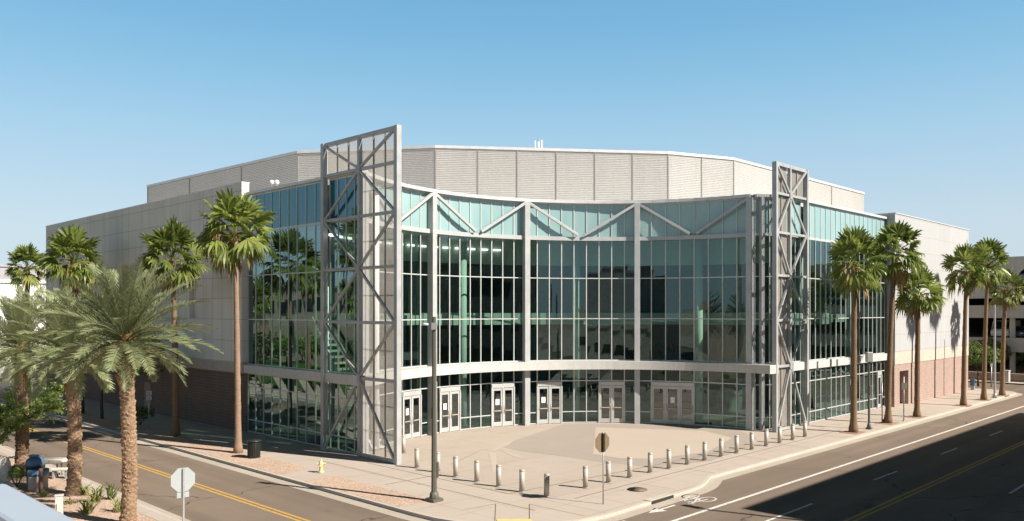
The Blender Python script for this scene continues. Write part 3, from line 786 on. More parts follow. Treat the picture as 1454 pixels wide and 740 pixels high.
b = MB(); b.abox(AL - .02, AL + .1, 53.9, 55.5, 7.1, 9.77); b.build('niche', M['concL'], wl)
b = MB(); b.abox(AL + 2.5, AL + 2.7, 74.0, 80.0, 5.6, 11.7); b.abox(AL + .13, AL + 2.5, 74.0, 74.2, 5.6, 11.7); b.abox(AL + .13, AL + 2.5, 79.8, 80.0, 5.6, 11.7); b.build('recess', M['dark'], wl)
b = MB(); b.abox(AL + .2, AL + .3, 81, 82.6, 8.2, 8.9); b.build('slot_window', M['dark'], wl)
b = MB(); b.abox(AL + .3, AL + .6, 78.0, 79.8, 5.6, 8.6); b.build('loading_panel', M['stucco_white'], wl)
b = MB(); b.abox(AL - .36, AL + .13, B_L1 + .14, 86.6, ZB0 - .02, ZB1 + .1); b.build('stone_band', M['bandL'], bld)
b = MB(); b.abox(AL - .30, AL + .13, B_L1 + .9, 86.6, 0, ZB0 - .02); b.build('masonry_base', M['brickL_shaded'], bld)
b = MB(); b.abox(AL - .1, AL + .1, B_L1 + .02, B_L1 + .9, 0, ZB0 - .02); b.build('reveal', M['brickL_shaded'], bld)
b = MB(); b.abox(AL - .33, AL - .29, 62.2, 63.3, .02, 2.2); b.build('service_door', M['door_brown'], bld)
b = MB(); b.abox(AL - .40, AL + .14, B_L1 + .10, 86.62, WT, WT + .07); b.build('parapet_coping', M['coping'], bld)
# right wing
PR = lambda a: W(a, BR - .75)
a0w, a1w = 67.25, 86.4; WR = 15.25
DA0, DA1 = AB(at(1285.5, 577))[0], AB(at(1296, 574))[0]
us = [a0w, DA0, DA1, a1w]
b = MB(); wall_cells(b, PR, nR, [a0w, a1w], [ZB1 + .1, WR], lambda i, k: True, 2.4); wr = b.build('precast_wall', M['concR'], bld)
b = MB(); b.abox(a0w - .02, a1w + .02, BR - .80, BR + 1.66, WR, WR + .07); b.build('parapet_coping', M['coping'], bld)
b = MB(); wall_cells(b, lambda a: W(a, BR - .74), nR, [a0w, a1w], [ZB0 - .35, ZB1 + .1], lambda i, k: True, 2.39); b.build('stone_band', speckled('tan_band_light', (.43, .36, .305), (.40, .33, .28), .4, 14, .9, .1), bld)
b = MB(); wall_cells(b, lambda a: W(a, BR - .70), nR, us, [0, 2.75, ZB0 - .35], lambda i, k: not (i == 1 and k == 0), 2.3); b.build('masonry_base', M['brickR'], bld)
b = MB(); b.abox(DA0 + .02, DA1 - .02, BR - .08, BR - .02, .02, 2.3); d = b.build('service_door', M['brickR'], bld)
b = MB(); b.abox(DA0, DA1, BR - .12, BR - .02, 2.32, 2.75); b.build('door_lintel', M['door_brown'], bld)
# plain end pier between glass and wing
b = MB(); b.abox(A_R1 + .02, a0w - .01, BR - .10, BR + .4, 0, ZT); b.build('end_pier', M['brickL_shaded'], bld)
# white service door at the end of the right glazing
i = 15; make_door(rp[i], rp[i + 1], nR, 1, False)
b = MB(); bar(b, rp[i], rp[i + 1], nR, 0, (.04, .07), 2.55, 2.86); c = rp[i] + nR * .05; b.obox(Vector((c.x, c.y, 1.28)), ER, EL, UP, .06, .07, 1.28); c = rp[i + 1] + nR * .05; b.obox(Vector((c.x, c.y, 1.28)), ER, EL, UP, .06, .07, 1.28); b.build('door_frame', M['door'], bld)

# ---- back walls, roof, interior
foot = [W(AL + .3, 86.0), W(AL + .3, B_L0 + .3)] + [arcp(d, RAD + .3) for d in range(-79, 40, 3)] + [W(A_R0 + .3, BR + .3), W(A_R1, BR + .3), W(a1w - .1, BR + .3), W(a1w - .1, 86.0)]
b = MB(); b.prism(foot, ZT - .7, ZT - .4); b.build('roof_slab', M['roof'], bld)
b = MB(); b.abox(AL + .5, a1w, 86.0, 86.5, 0, ZT); b.abox(a1w - .35, a1w - .02, BR + 2, 86.0, 0, ZT); b.build('rear_wall', M['garage'], bld)
b = MB(); b.prism(foot, .004, .03); b.build('lobby_floor', M['int_floor'], bld)
def ring_poly(r0, r1, d0, d1, step=4):
    d0 = max(d0, 44.4 - math.degrees(math.acos(max(-1, -8.0 / r1)))); d1 = min(d1, 42)
    ds_ = [d0 + (d1 - d0) * i / max(1, round((d1 - d0) / step)) for i in range(round((d1 - d0) / step) + 1)]
    return [arcp(x, r0) for x in ds_] + [arcp(x, r1) for x in reversed(ds_)]
b = MB(); b.prism(ring_poly(RAD + 2.6, RAD + 11, -88, 46), 6.62, 7.42); b.build('mezzanine_slab', M['int_pale'], bld)
b = MB(); b.prism(ring_poly(RAD + 2.2, RAD + 2.6, -88, 46), 10.75, Z3); b.build('ceiling_bulkhead', M['int_pale'], bld)
b = MB(); b.prism(ring_poly(RAD + .35, RAD + 14, -88, 46), Z3 - .05, Z3 + .12); b.build('lobby_ceiling', M['int_pale'], bld)
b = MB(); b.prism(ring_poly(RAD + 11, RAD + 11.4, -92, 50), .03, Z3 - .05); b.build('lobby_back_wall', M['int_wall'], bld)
for d in (-66, -36.4, -6.3, 24):
    b = MB(); p = arcp(d, RAD + 1.5); b.cyl(p + UP * .03, p + UP * (Z3 - .05), .27, n=20); b.build('lobby_column', M['int_col'], bld)
for (a, b_) in ((AL + 1.4, 38.2), (AL + 1.4, 41.4), (AL + 1.4, 44.6), (AL + 1.5, 36.6), (51.2, BR + 1.4), (55.5, BR + 1.4), (59.5, BR + 1.4), (63.5, BR + 1.4)):
    b = MB(); p = W(a, b_); b.cyl(p + UP * .03, p + UP * 14.2, .22, n=16); b.build('lobby_column', M['int_col'], bld)
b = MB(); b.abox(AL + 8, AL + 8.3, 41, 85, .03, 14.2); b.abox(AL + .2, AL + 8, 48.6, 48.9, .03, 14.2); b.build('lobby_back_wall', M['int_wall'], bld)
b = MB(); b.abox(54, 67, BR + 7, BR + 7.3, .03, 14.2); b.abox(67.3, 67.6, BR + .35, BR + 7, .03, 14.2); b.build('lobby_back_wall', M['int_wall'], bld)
b = MB(); b.abox(AL + 2.2, AL + 8, 40.5, 48.5, 6.7, 7.3); b.build('mezzanine_slab', M['int_pale'], bld)
b = MB(); b.abox(53, 67, BR + 2.4, BR + 7, 6.7, 7.3); b.build('mezzanine_slab', M['int_pale'], bld)
for k in range(16):
    d = -77 + k * 3.4
    b = MB(); c = arcp(d, RAD + 2.05); t_ = Vector((math.cos(R_(d)), -math.sin(R_(d)), 0)); b.obox(Vector((c.x, c.y, 11.72)), t_, t_.cross(UP), UP, .28, .05, .06); b.build('ceiling_light', M['lamp'], bld)
# staircase behind the left corner
b = MB()
for k in range(20): b.abox(AL + 1.0 + .0 * k, AL + 2.0, 36.4 + k * .28, 36.7 + k * .28, .1 + k * .34, .22 + k * .34)
p, q = W(AL + .95, 36.3, .1), W(AL + .95, 42.2, 7.1); b.beam(p, q, .08, .45); b.beam(p + ER * 1.1, q + ER * 1.1, .08, .45)
b.build('staircase', M['int_pale'], bld)

# ---- roof screen of horizontal corrugated cladding
SZ = 1.6 * H + H
def sp(u, v): Y = F * 1.6 * H / (HV - v); return Vector(((u - CU) / F * Y, Y, 0))
scr = [sp(210, 266), sp(423, 218), sp(618, 210.3), sp(948, 219), sp(1041, 227.5), sp(1226, 276)]
seams = [[.0, .33, .68], [.0, .48], [.0, .176, .342, .509, .676, .842], [.0, .5], [.0, .35, .7]]
pitch = .135
for i in range(5):
    p, q = scr[i], scr[i + 1]; d = (q - p).normalized(); nn = Vector((d.y, -d.x, 0))
    s = MB(); z = ZT - .4
    while z < SZ - .05:
        z1 = min(z + pitch, SZ)
        a = [Vector((v.x, v.y, zz)) + nn * o for v, zz, o in ((p, z, .0), (q, z, .0), (q, z + pitch * .75, .055), (p, z + pitch * .75, .055))]
        s.quad(*a); s.quad(a[3], a[2], Vector((q.x, q.y, z + pitch)), Vector((p.x, p.y, z + pitch)))
        z += pitch
    # backing sheet
    s.quad(*[Vector((v.x, v.y, zz)) - nn * .25 for v, zz in ((p, ZT - .4), (q, ZT - .4), (q, SZ), (p, SZ))])
    o = s.build('roof_screen', M['screen'], bld, recalc=False)
    c = MB(); bar(c, p - d * .02, q + d * .02, nn, 0, (-.08, .20), SZ - .02, SZ + .20); c.build('coping', M['coping'], o, .015)
    c = MB()
    for f in seams[i]:
        x = p.lerp(q, f) + nn * .05 + d * .04; c.obox(Vector((x.x, x.y, (SZ + ZT) / 2 - .2)), d, nn, UP, .035, .03, (SZ - ZT) / 2 + .2)
    c.build('seam_strip', M['seam'], o)
# closing sides and top of the screened roof
back = [scr[0], scr[1], scr[2], scr[3], scr[4], scr[5], scr[5] + EL * 30, scr[0] + ER * 28]
ins = [v + (Vector((4, 75, 0)) - v).normalized() * .6 for v in back]
b = MB(); b.prism(ins, SZ - .9, SZ - .7); b.build('upper_roof', M['roof'], bld)
b = MB()
for p, q in ((scr[5], scr[5] + EL * 30), (scr[5] + EL * 30, scr[0] + ER * 28), (scr[0] + ER * 28, scr[0])):
    d = (q - p).normalized(); b.obox(Vector(((p.x + q.x) / 2, (p.y + q.y) / 2, (SZ + ZT) / 2)), d, Vector((-d.y, d.x, 0)), UP, (q - p).length / 2, .1, (SZ - ZT) / 2)
b.build('screen_side', M['screen'], bld)

# rooftop bits (stand on the roof: things of their own)
ap = sp(765, 214) + Vector((0, .5, 0)); ap.z = SZ - .7
t = thing('rooftop_antenna', 'small pale antenna cluster standing above the roof screen', 'antenna', ap)
b = MB(); b.cyl(ap, ap + UP * 1.7, .05, n=8); b.build('mast', M['galv'], t)
for dx, h0, h1, wv in ((-.26, .95, 1.55, .09), (.0, 1.0, 1.45, .14), (.24, .95, 1.6, .12)):
    b = MB(); b.obox(ap + Vector((dx, -.1, (h0 + h1) / 2)), Vector((1, 0, 0)), Vector((0, 1, 0)), UP, wv / 2, .06, (h1 - h0) / 2); b.build('panel', M['cam_white'], t, .01)
for u in (386, 393):
    Y = F * (ZT + .1 - H) / (HV - 264.5); p = Vector(((u - CU) / F * Y, Y, ZT))
    t = thing('security_camera', ('left' if u == 386 else 'right') + ' of two tiny white cameras on the left parapet', 'camera', p, 'cameras on the left parapet')
    b = MB(); b.cyl(p, p + UP * .22, .03, n=8); b.build('stem', M['galv'], t)
    b = MB(); b.lathe(p + UP * .2, [(.02, 0), (.13, .04), (.15, .14), (.11, .24), (.02, .28)], 12); b.build('housing', M['cam_white'], t)

# ------------------------------------------------------------------ PALMS
def frond_fan(mb, c, dirv, L, petiole, rng, droop=1.0, nseg=16, fold=.25, spread=None):
    """a costapalmate leaf: petiole, pleated blade, free drooping tips"""
    side = dirv.cross(UP)
    if side.length < .05: side = Vector((rng.uniform(-1, 1), rng.uniform(-1, 1), 0))
    side.normalize(); nrm = side.cross(dirv).normalized()
    roll = rng.uniform(-.9, .9); side, nrm = side * math.cos(roll) + nrm * math.sin(roll), nrm * math.cos(roll) - side * math.sin(roll)
    sag = Vector((0, 0, -1))
    def bend(p, t): return p + sag * (droop * .16 * L * t * t)
    hub = bend(c + dirv * petiole, petiole / L * .6)
    mid = bend(c + dirv * petiole * .5, petiole / L * .25)
    pw = .022
    mb.add([c - side * pw, c + side * pw, mid + side * pw, mid - side * pw, hub + side * pw * .7, hub - side * pw * .7], [(0, 1, 2, 3), (3, 2, 4, 5)])
    hd = (dirv + sag * droop * .25).normalized(); bl = L - petiole
    spread = spread or rng.uniform(1.5, 1.95)
    ring1 = []; o = len(mb.v); vs = [hub]; fs = []
    for i in range(nseg + 1):
        t = -spread + 2 * spread * i / nseg
        dd = hd * math.cos(t) + side * math.sin(t)
        rr = bl * (.52 + .06 * math.cos(t)) * rng.uniform(.94, 1.06)
        pl = nrm * ((.035 if i % 2 else -.035) * bl) + nrm * (fold * bl * .32 * abs(math.sin(t)) * -.6)
        q = hub + dd * rr + pl + sag * (droop * .05 * bl * (1.2 - math.cos(t)))
        vs.append(q); ring1.append((q, dd))
    for i in range(nseg): fs.append((0, i + 1, i + 2))
    mb.add(vs, fs)
    for i in range(nseg):
        q0, d0 = ring1[i]; q1, d1 = ring1[i + 1]
        dd = (d0 + d1).normalized(); ln = bl * rng.uniform(.36, .56) * (.75 + .25 * math.cos(-spread + 2 * spread * (i + .5) / nseg))
        m = (q0 + q1) / 2; wv = (q1 - q0) * .5
        dr = droop * rng.uniform(.5, 1.3)
        m1 = m + dd * ln * .55 + sag * ln * .16 * dr; m2 = m + dd * ln * (.95 - .25 * min(1, dr * .6)) + sag * ln * .62 * dr
        mb.add([q0, q1, m1 + wv * .62, m1 - wv * .62, m2], [(0, 1, 2, 3), (3, 2, 4)])

def crown_meshes(seed, n=40, R=1.75, hang=.5, dry=8):
    rng = random.Random(seed); g, o_, d_ = MB(), MB(), MB()
    for i in range(n):
        t = i / (n - 1); az = i * 2.39996 + rng.uniform(-.25, .25)
        el = R_(84 - 122 * t ** 1.0 + rng.uniform(-15, 15)); az += rng.uniform(-.3, .3)
        dv = Vector((math.cos(az) * math.cos(el), math.sin(az) * math.cos(el), math.sin(el)))
        L = R * rng.uniform(.82, 1.14) * (1.1 if t < .4 else 1)
        c = Vector((dv.x * .12, dv.y * .12, .28 - .42 * t))
        tgt = g if t < .86 or rng.random() < .5 else o_
        frond_fan(tgt, c, dv, L, L * rng.uniform(.42, .56), rng, .2 + 1.15 * t * t + hang * t, 15)
    for i in range(dry):
        az = rng.uniform(0, 6.28); el = R_(rng.uniform(-86, -52))
        dv = Vector((math.cos(az) * math.cos(el), math.sin(az) * math.cos(el), math.sin(el)))
        frond_fan(d_, Vector((dv.x * .2, dv.y * .2, -.15)), dv, R * rng.uniform(.6, .95), R * .38, rng, 1.5, 9, .5, .8)
    for i in range(3):                              # dead flower stalks
        az = rng.uniform(0, 6.28); pts = []
        for k in range(7):
            s = k / 6; pts.append(Vector((math.cos(az) * (.15 + 1.25 * s), math.sin(az) * (.15 + 1.25 * s), .15 + .55 * s - 1.55 * s * s)))
        d_.tube(pts, [.025 - .002 * k for k in range(7)], 5)
        for k in range(22):
            s = rng.uniform(.35, 1); b = Vector((math.cos(az) * (.15 + 1.25 * s), math.sin(az) * (.15 + 1.25 * s), .15 + .55 * s - 1.55 * s * s))
            e = b + Vector((rng.uniform(-.16, .16), rng.uniform(-.16, .16), -rng.uniform(.15, .5)))
            wv = Vector((.018, .012, 0)); d_.add([b - wv, b + wv, e + wv, e - wv], [(0, 1, 2, 3)])
    return g, o_, d_
CROWNS = []
for sd_, kw in ((3, dict(dry=4)), (8, dict(n=44, hang=.8, dry=10)), (21, dict(n=38, hang=.5, dry=3)), (34, dict(n=42, hang=.7, dry=8))):
    ms = crown_meshes(sd_, **kw); CROWNS.append(ms)
crown_cache = {}
def fan_palm(base, ztop, R, label, variant, lean=(0, 0), r0=.2, r1=.15, group=None, dark=False, rz=0.0, rough_base=.1):
    t = thing('fan_palm', label, 'palm tree', base, group)
    rng = random.Random(int(base.x * 13 + base.y * 7)); top = base + Vector((lean[0], lean[1], ztop))
    N = 34; pts = []; rad = []
    for i in range(N):
        s = i / (N - 1)
        bow = math.sin(s * math.pi) * .35
        pts.append(base + Vector((lean[0] * (s ** 1.5) + lean[1] * .1 * bow, lean[1] * s, -.05 + (ztop + .05) * s)))
        rad.append((r0 * (1 + rough_base * 6 * max(0, .09 - s) / .09 * .8) + (r1 - r0) * s) * (1 + (.035 if i % 2 else -.02)) * (1.12 if s > .93 else 1))
    b = MB(); b.tube(pts, rad, 12, True, True, lambda i, k, p: 1 + .05 * math.sin(k * 2.1 + i * 1.7) + rng.uniform(-.03, .03))
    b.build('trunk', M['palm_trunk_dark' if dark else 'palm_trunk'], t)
    # leaf bases clinging under the crown
    b = MB()
    for i in range(34):
        s = rng.random(); az = rng.uniform(0, 6.28); z = ztop - .1 - .75 * s * rng.random()
        p = base + Vector((lean[0], lean[1], z)); dv = Vector((math.cos(az), math.sin(az), 0))
        a = p + dv * r1 * .9; e = p + dv * (r1 + .10 + .05 * rng.random()) + UP * rng.uniform(.12, .3); sdv = Vector((-dv.y, dv.x, 0)) * .05
        b.add([a - sdv, a + sdv, e + sdv * .5, e - sdv * .5, a - UP * .12], [(0, 1, 2, 3), (0, 4, 1)])
    b.build('leaf_bases', M['boot'], t)
    k = variant % len(CROWNS)
    for nm, mb, m in zip(('crown', 'ageing_fronds', 'dry_fronds'), CROWNS[k], ('palm_leaf', 'palm_old', 'palm_dry')):
        if not mb.f: continue
        key = (k, nm)
        if key not in crown_cache:
            o = mb.build(nm, M[m], None, base=Vector(), recalc=False); crown_cache[key] = o.data
        else:
            o = bpy.data.objects.new(nm, crown_cache[key]); COL.objects.link(o)
        o.parent = t; o.location = top - base; o.rotation_euler = (rng.uniform(-.06, .06), rng.uniform(-.06, .06), rz)
        s = R / 1.75; o.scale = (s, s, s * rng.uniform(.97, 1.06))
    return t
GL, GR = 'fan palms along the left street', 'fan palms along the right street'
fan_palm(at(338, 643), 11.7, 2.05, 'tall slender fan palm with sunlit tan trunk beside the black trash can', 1, (-.15, 0), .18, .115, GL, rz=.6)
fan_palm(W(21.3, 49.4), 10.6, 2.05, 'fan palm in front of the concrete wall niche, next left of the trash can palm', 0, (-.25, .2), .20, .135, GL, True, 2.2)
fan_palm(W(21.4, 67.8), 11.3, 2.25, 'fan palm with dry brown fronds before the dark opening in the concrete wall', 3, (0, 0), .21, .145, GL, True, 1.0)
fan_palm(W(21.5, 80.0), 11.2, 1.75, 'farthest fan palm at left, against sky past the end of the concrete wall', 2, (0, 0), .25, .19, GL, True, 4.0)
RP = [(10.4, 1.95, 2, .20, .155, 'fan palm standing closest to the truss frame on the right street', (0.1, .1)),
      (11.3, 1.95, 1, .19, .145, 'fan palm before the white wall edge with a leaning trunk, beside the white service door', (.5, .1)),
      (8.7, 1.75, 0, .19, .16, 'short fan palm next to the small square sign post', (.1, 0)),
      (10.7, 1.8, 3, .19, .14, 'fan palm in front of the far end of the white wall', (.25, 0)),
      (11.5, 1.8, 1, .19, .13, 'tall fan palm just past the white wall corner, with yellowed fronds', (.35, 0)),
      (9.4, 1.65, 2, .20, .15, 'farthest right fan palm, standing by the white utility cabinet', (.3, 0))]
for (u, v), (zt, R, va, r0, r1, lab, ln) in zip(FANS_R, RP):
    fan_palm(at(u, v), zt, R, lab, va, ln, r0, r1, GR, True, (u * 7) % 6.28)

def date_crown(seed, L=3.1, n=88):
    rng = random.Random(seed); g = MB()
    for i in range(n):
        t = i / (n - 1); az = i * 2.39996 + rng.uniform(-.2, .2)
        el = R_(86 - 108 * t ** 1.1 + rng.uniform(-8, 8)); ln = L * rng.uniform(.85, 1.08) * (.72 if t < .1 else 1) * (.85 if t > .85 else 1)
        h = Vector((math.cos(az), math.sin(az), 0)); K = 12; P = []; p = h * .16 + UP * (.35 - .5 * t); e = el
        for k in range(K + 1):
            P.append(p.copy()); d = h * math.cos(e) + UP * math.sin(e); p += d * ln / K; e -= R_(.9 + 3.4 * k / K + 1.6 * t) * rng.uniform(.8, 1.2)
        tw = rng.uniform(-.35, .35)
        g.tube(P, [.028 * (1 - .8 * k / K) + .004 for k in range(K + 1)], 4, False, False)
        nl = 44
        for j in range(4, nl):
            s = j / nl * K; k = min(int(s), K - 1); f = s - k; q = P[k].lerp(P[k + 1], f); tg = (P[k + 1] - P[k]).normalized()
            sd_ = tg.cross(UP); sd_ = sd_.normalized() if sd_.length > .05 else Vector((-h.y, h.x, 0)); up = sd_.cross(tg)
            sd_, up = sd_ * math.cos(tw) + up * math.sin(tw), up * math.cos(tw) - sd_ * math.sin(tw)
            prof = math.sin(math.pi * min(1, (j / nl) * .88 + .1)) ** .55
            for sgn_ in (-1, 1):
                ll = .56 * prof * rng.uniform(.8, 1.15) * L / 3.1
                dd = (sd_ * sgn_ * (.75 + .1 * rng.random()) + tg * (.62 + .6 * j / nl) + up * (.28 + rng.uniform(-.18, .18))).normalized()
                wd = tg.cross(dd).cross(dd).normalized() * (.0175 * L / 3.1)
                mid = q + dd * ll * .5 - UP * .02 * ll; tip = q + dd * ll - UP * ll * .07
                g.add([q - wd * .5, q + wd * .5, mid + wd, mid - wd, tip], [(0, 1, 2, 3), (3, 2, 4)])
    return g
def date_palm(base, ztop, R, label, seed, r=.29, group='date palms on the gravel bed', boots=1.6):
    t = thing('date_palm', label, 'palm tree', base, group); rng = random.Random(seed)
    NR, NS = int(ztop / .045), 36; b = MB()
    def jit(i, k, p):
        z = i * .045 + .05 * math.sin(k * .7 + i * .13) + .03 * math.sin(k * 1.9); cz = z / .17; row = math.floor(cz); fz = cz - row
        ct = k / NS * 8 + (row % 2) * .5; fc = ct - math.floor(ct)
        cell = (1 - abs(fc - .5) * 2)
        hsh = math.sin(row * 12.9 + math.floor(ct) * 78.2) * 43758.5; hsh -= math.floor(hsh)
        return 1 + (.15 + .24 * hsh) * (fz ** 1.3) * (.15 + .85 * cell ** .6) + .015 * math.sin(k * 3 + i)
    pts = [base + Vector((.06 * math.sin(i * .03), .04 * math.cos(i * .025), i * .045 - .05)) for i in range(NR + 1)]
    rad = [r * (1.25 - .25 * min(1, i / 14)) * (1 - .10 * i / NR) for i in range(NR + 1)]
    b.tube(pts, rad, NS, True, False, jit); b.build('trunk', M['date_trunk'], t)
    b = MB(); nb = 150
    for i in range(nb):
        s = i / nb; az = i * 2.39996; z = ztop - boots + (boots + .25) * s; dv = Vector((math.cos(az), math.sin(az), 0)); sdv = Vector((-dv.y, dv.x, 0))
        rr = r * (.92 + .18 * s); p = pts[-1] * 1; p = Vector((p.x, p.y, base.z + z)) + dv * rr * .9
        ln = rng.uniform(.16, .34); out_ = rng.uniform(.28, .62); e = p + UP * ln + dv * ln * out_; wv = rng.uniform(.05, .085); th = dv * .05
        b.add([p - sdv * wv, p + sdv * wv, e + sdv * wv * .6, e - sdv * wv * .6, p - sdv * wv - th - UP * .05, p + sdv * wv - th - UP * .05, e - th * .7], [(0, 1, 2, 3), (3, 2, 6), (0, 3, 6, 4), (1, 5, 6, 2)])
    b.build('leaf_bases', M['boot'], t)
    g = date_crown(seed, R); o = g.build('crown', M['date_leaf'], None, base=Vector(), recalc=False); o.parent = t; o.location = Vector((pts[-1].x - base.x, pts[-1].y - base.y, ztop + .1))
    return t
date_palm(W(11.25, 30.05), 6.45, 3.0, 'nearest date palm with a thick scaly trunk, in front of the far wall niche', 4, .235)
date_palm(at(104, 703), 5.75, 3.0, 'middle date palm rising behind the concrete trash receptacle', 9, .25)
date_palm(W(11.45, 43.6), 5.7, 2.9, 'leftmost date palm rising behind the feathery green tree', 15, .26)

# ------------------------------------------------------------------ broadleaf trees and shrubs
def leaf_cloud(mb, blobs, n, size, rng, flat=.6, long=1.5):
    tot = sum(b[1] ** 2 for b in blobs)
    for c, r in blobs:
        k = int(n * r * r / tot)
        for _ in range(k):
            while True:
                v = Vector((rng.uniform(-1, 1), rng.uniform(-1, 1), rng.uniform(-1, 1)))
                if .05 < v.length < 1: break
            v = v.normalized() * (v.length ** .45)
            p = c + Vector((v.x * r, v.y * r, v.z * r * .8))
            if mnoise.noise(p * (1.6 / max(.4, r))) < -.12: continue
            a = Vector((rng.uniform(-1, 1), rng.uniform(-1, 1), rng.uniform(-flat, flat))).normalized()
            q = a.cross(Vector((rng.uniform(-1, 1), rng.uniform(-1, 1), rng.uniform(-1, 1)))).normalized(); s = size * rng.uniform(.6, 1.3)
            mb.add([p - a * s * long * .5, p + q * s * .4, p + a * s * long * .5, p - q * s * .4], [(0, 1, 2, 3)])
def tree(base, h, cr, label, name='street_tree', seed=1, leaf='tree_leaf', n=3500, size=.16, group=None, trunk_h=None, flat=.75, tr=.09, cat='tree', long=1.5):
    rng = random.Random(seed); t = thing(name, label, cat, base, group); th = trunk_h or h * .4
    b = MB(); blobs = []
    fork = base + UP * th
    b.tube([base - UP * .05, base + UP * th * .5 + Vector((rng.uniform(-.08, .08), rng.uniform(-.08, .08), 0)), fork], [tr * 1.25, tr, tr * .85], 9)
    for i in range(6):
        az = i * 1.05 + rng.uniform(-.3, .3); e = fork + Vector((math.cos(az) * cr * rng.uniform(.45, .75), math.sin(az) * cr * rng.uniform(.45, .75), (h - th) * rng.uniform(.35, .8)))
        m = fork.lerp(e, .5) + UP * .15 * h * .3; b.tube([fork, m, e], [tr * .6, tr * .38, tr * .15], 6)
        blobs.append((e, cr * rng.uniform(.38, .55)))
        e2 = m + Vector((rng.uniform(-.6, .6) * cr, rng.uniform(-.6, .6) * cr, rng.uniform(.1, .4) * (h - th))); b.tube([m, e2], [tr * .3, tr * .1], 5); blobs.append((e2, cr * rng.uniform(.28, .42)))
    blobs.append((fork + UP * (h - th) * .7, cr * .5))
    b.build('trunk', M['bark'], t)
    g = MB(); leaf_cloud(g, blobs, n, size, rng, flat, long); g.build('crown', M[leaf], t, recalc=False)
    return t
def feathery_tree(base, h, cr, label, seed, n_br=230):
    """palo verde: limbs, and many fine sprays of tiny leaflets"""
    rng = random.Random(seed); t = thing('desert_tree', label, 'tree', base); b = MB(); g = MB()
    fork = base + UP * .6
    b.tube([base - UP * .05, fork], [.16, .13], 9)
    limbs = []
    for i in range(9):
        az = i * .7 + rng.uniform(-.25, .25); e = fork + Vector((math.cos(az) * cr * .85, math.sin(az) * cr * .85, h * rng.uniform(.18, .74))); m = fork.lerp(e, .5) + UP * h * .12
        b.tube([fork, m, e], [.08, .05, .02], 6); limbs.append((fork, m, e))
    for k in range(n_br):
        f, m, e = rng.choice(limbs); s = rng.uniform(.3, 1.05); p = f.lerp(m, s * 2) if s < .5 else m.lerp(e, (s - .5) * 2)
        d = Vector((rng.uniform(-1, 1), rng.uniform(-1, 1), rng.uniform(-.25, .8))).normalized() + (p - base).normalized() * .5; d.normalize()
        L = rng.uniform(.5, 1.05); P = []; q = p.copy()
        for j in range(7): P.append(q.copy()); d = (d - UP * .09 + Vector((rng.uniform(-.12, .12), rng.uniform(-.12, .12), 0))).normalized(); q += d * L / 6
        b.tube(P, [.014 - .0015 * j for j in range(7)], 4, False)
        for j in range(26):
            s2 = .15 + .85 * j / 25; i = min(int(s2 * 6), 5); c = P[i].lerp(P[i + 1], s2 * 6 - i)
            a = Vector((rng.uniform(-1, 1), rng.uniform(-1, 1), rng.uniform(-.6, .6))).normalized(); ln = rng.uniform(.10, .24)
            sdv = a.cross(UP).normalized() * .034 + UP * rng.uniform(-.015, .015)
            g.add([c, c + a * ln * .5 + sdv, c + a * ln - UP * .03, c + a * ln * .5 - sdv], [(0, 1, 2, 3)])
    b.build('trunk', M['bark'], t); g.build('crown', M['mesq_leaf'], t, recalc=False); return t
feathery_tree(Vector((-24.4, 37.6, 0)), 4.4, 4.0, 'low feathery green tree spreading over the gravel bed at the left edge', 5, 620)
tree(W(21.1, 56.2), 6.2, 2.5, 'small dark street tree nearest the parking sign, in building shade', seed=3, group='street trees in the shade', trunk_h=2.6)
tree(W(21.1, 61.0), 6.2, 2.5, 'small dark forked tree between the date palm trunks, middle of the shaded row', seed=7, group='street trees in the shade', trunk_h=2.5)
tree(W(21.2, 65.2), 6.2, 2.5, 'small dark straight tree at the far end of the shaded row', seed=8, group='street trees in the shade', trunk_h=2.6)
tree(at(1389, 548), 4.6, 2.1, 'leafy green tree just past the white wall corner', seed=12, n=4500, size=.17, trunk_h=1.5, group='small trees at the far corner')
tree(at(1408, 536) , 4.6, 1.9, 'paler green tree between two fan palm trunks at the far corner', seed=14, n=4000, size=.17, leaf='weed', trunk_h=1.5, group='small trees at the far corner')
tree(at(1442, 533), 4.1, 2.6, 'wide bright green tree at the right edge, behind the white cabinet', seed=16, n=5000, size=.19, leaf='mesq_leaf', trunk_h=1.0, group='small trees at the far corner')
def bush(base, r, h, label, seed, leaf='weed', n=700, size=.1, cat='shrub'):
    rng = random.Random(seed); t = thing('shrub', label, cat, base); g = MB(); b = MB(); blobs = []
    for i in range(6):
        az = i * 1.05; e = base + Vector((math.cos(az) * r * .55, math.sin(az) * r * .55, h * rng.uniform(.45, .75))); b.tube([base, e], [.02, .008], 5); blobs.append((e, r * .5))
    b.build('stem', M['bark'], t); leaf_cloud(g, blobs, n, size, rng); g.build('foliage', M[leaf], t, recalc=False)
bush(at(199, 604), .9, 1.5, 'dark rounded shrub at the foot of the shaded parking sign', 3, 'tree_leaf', 900, .12)
bush(Vector((-21.3, 35.3, 0)), .6, .95, 'light green shrub beside the concrete trash receptacle, under the feathery tree', 5, 'mesq_leaf', 900, .08)
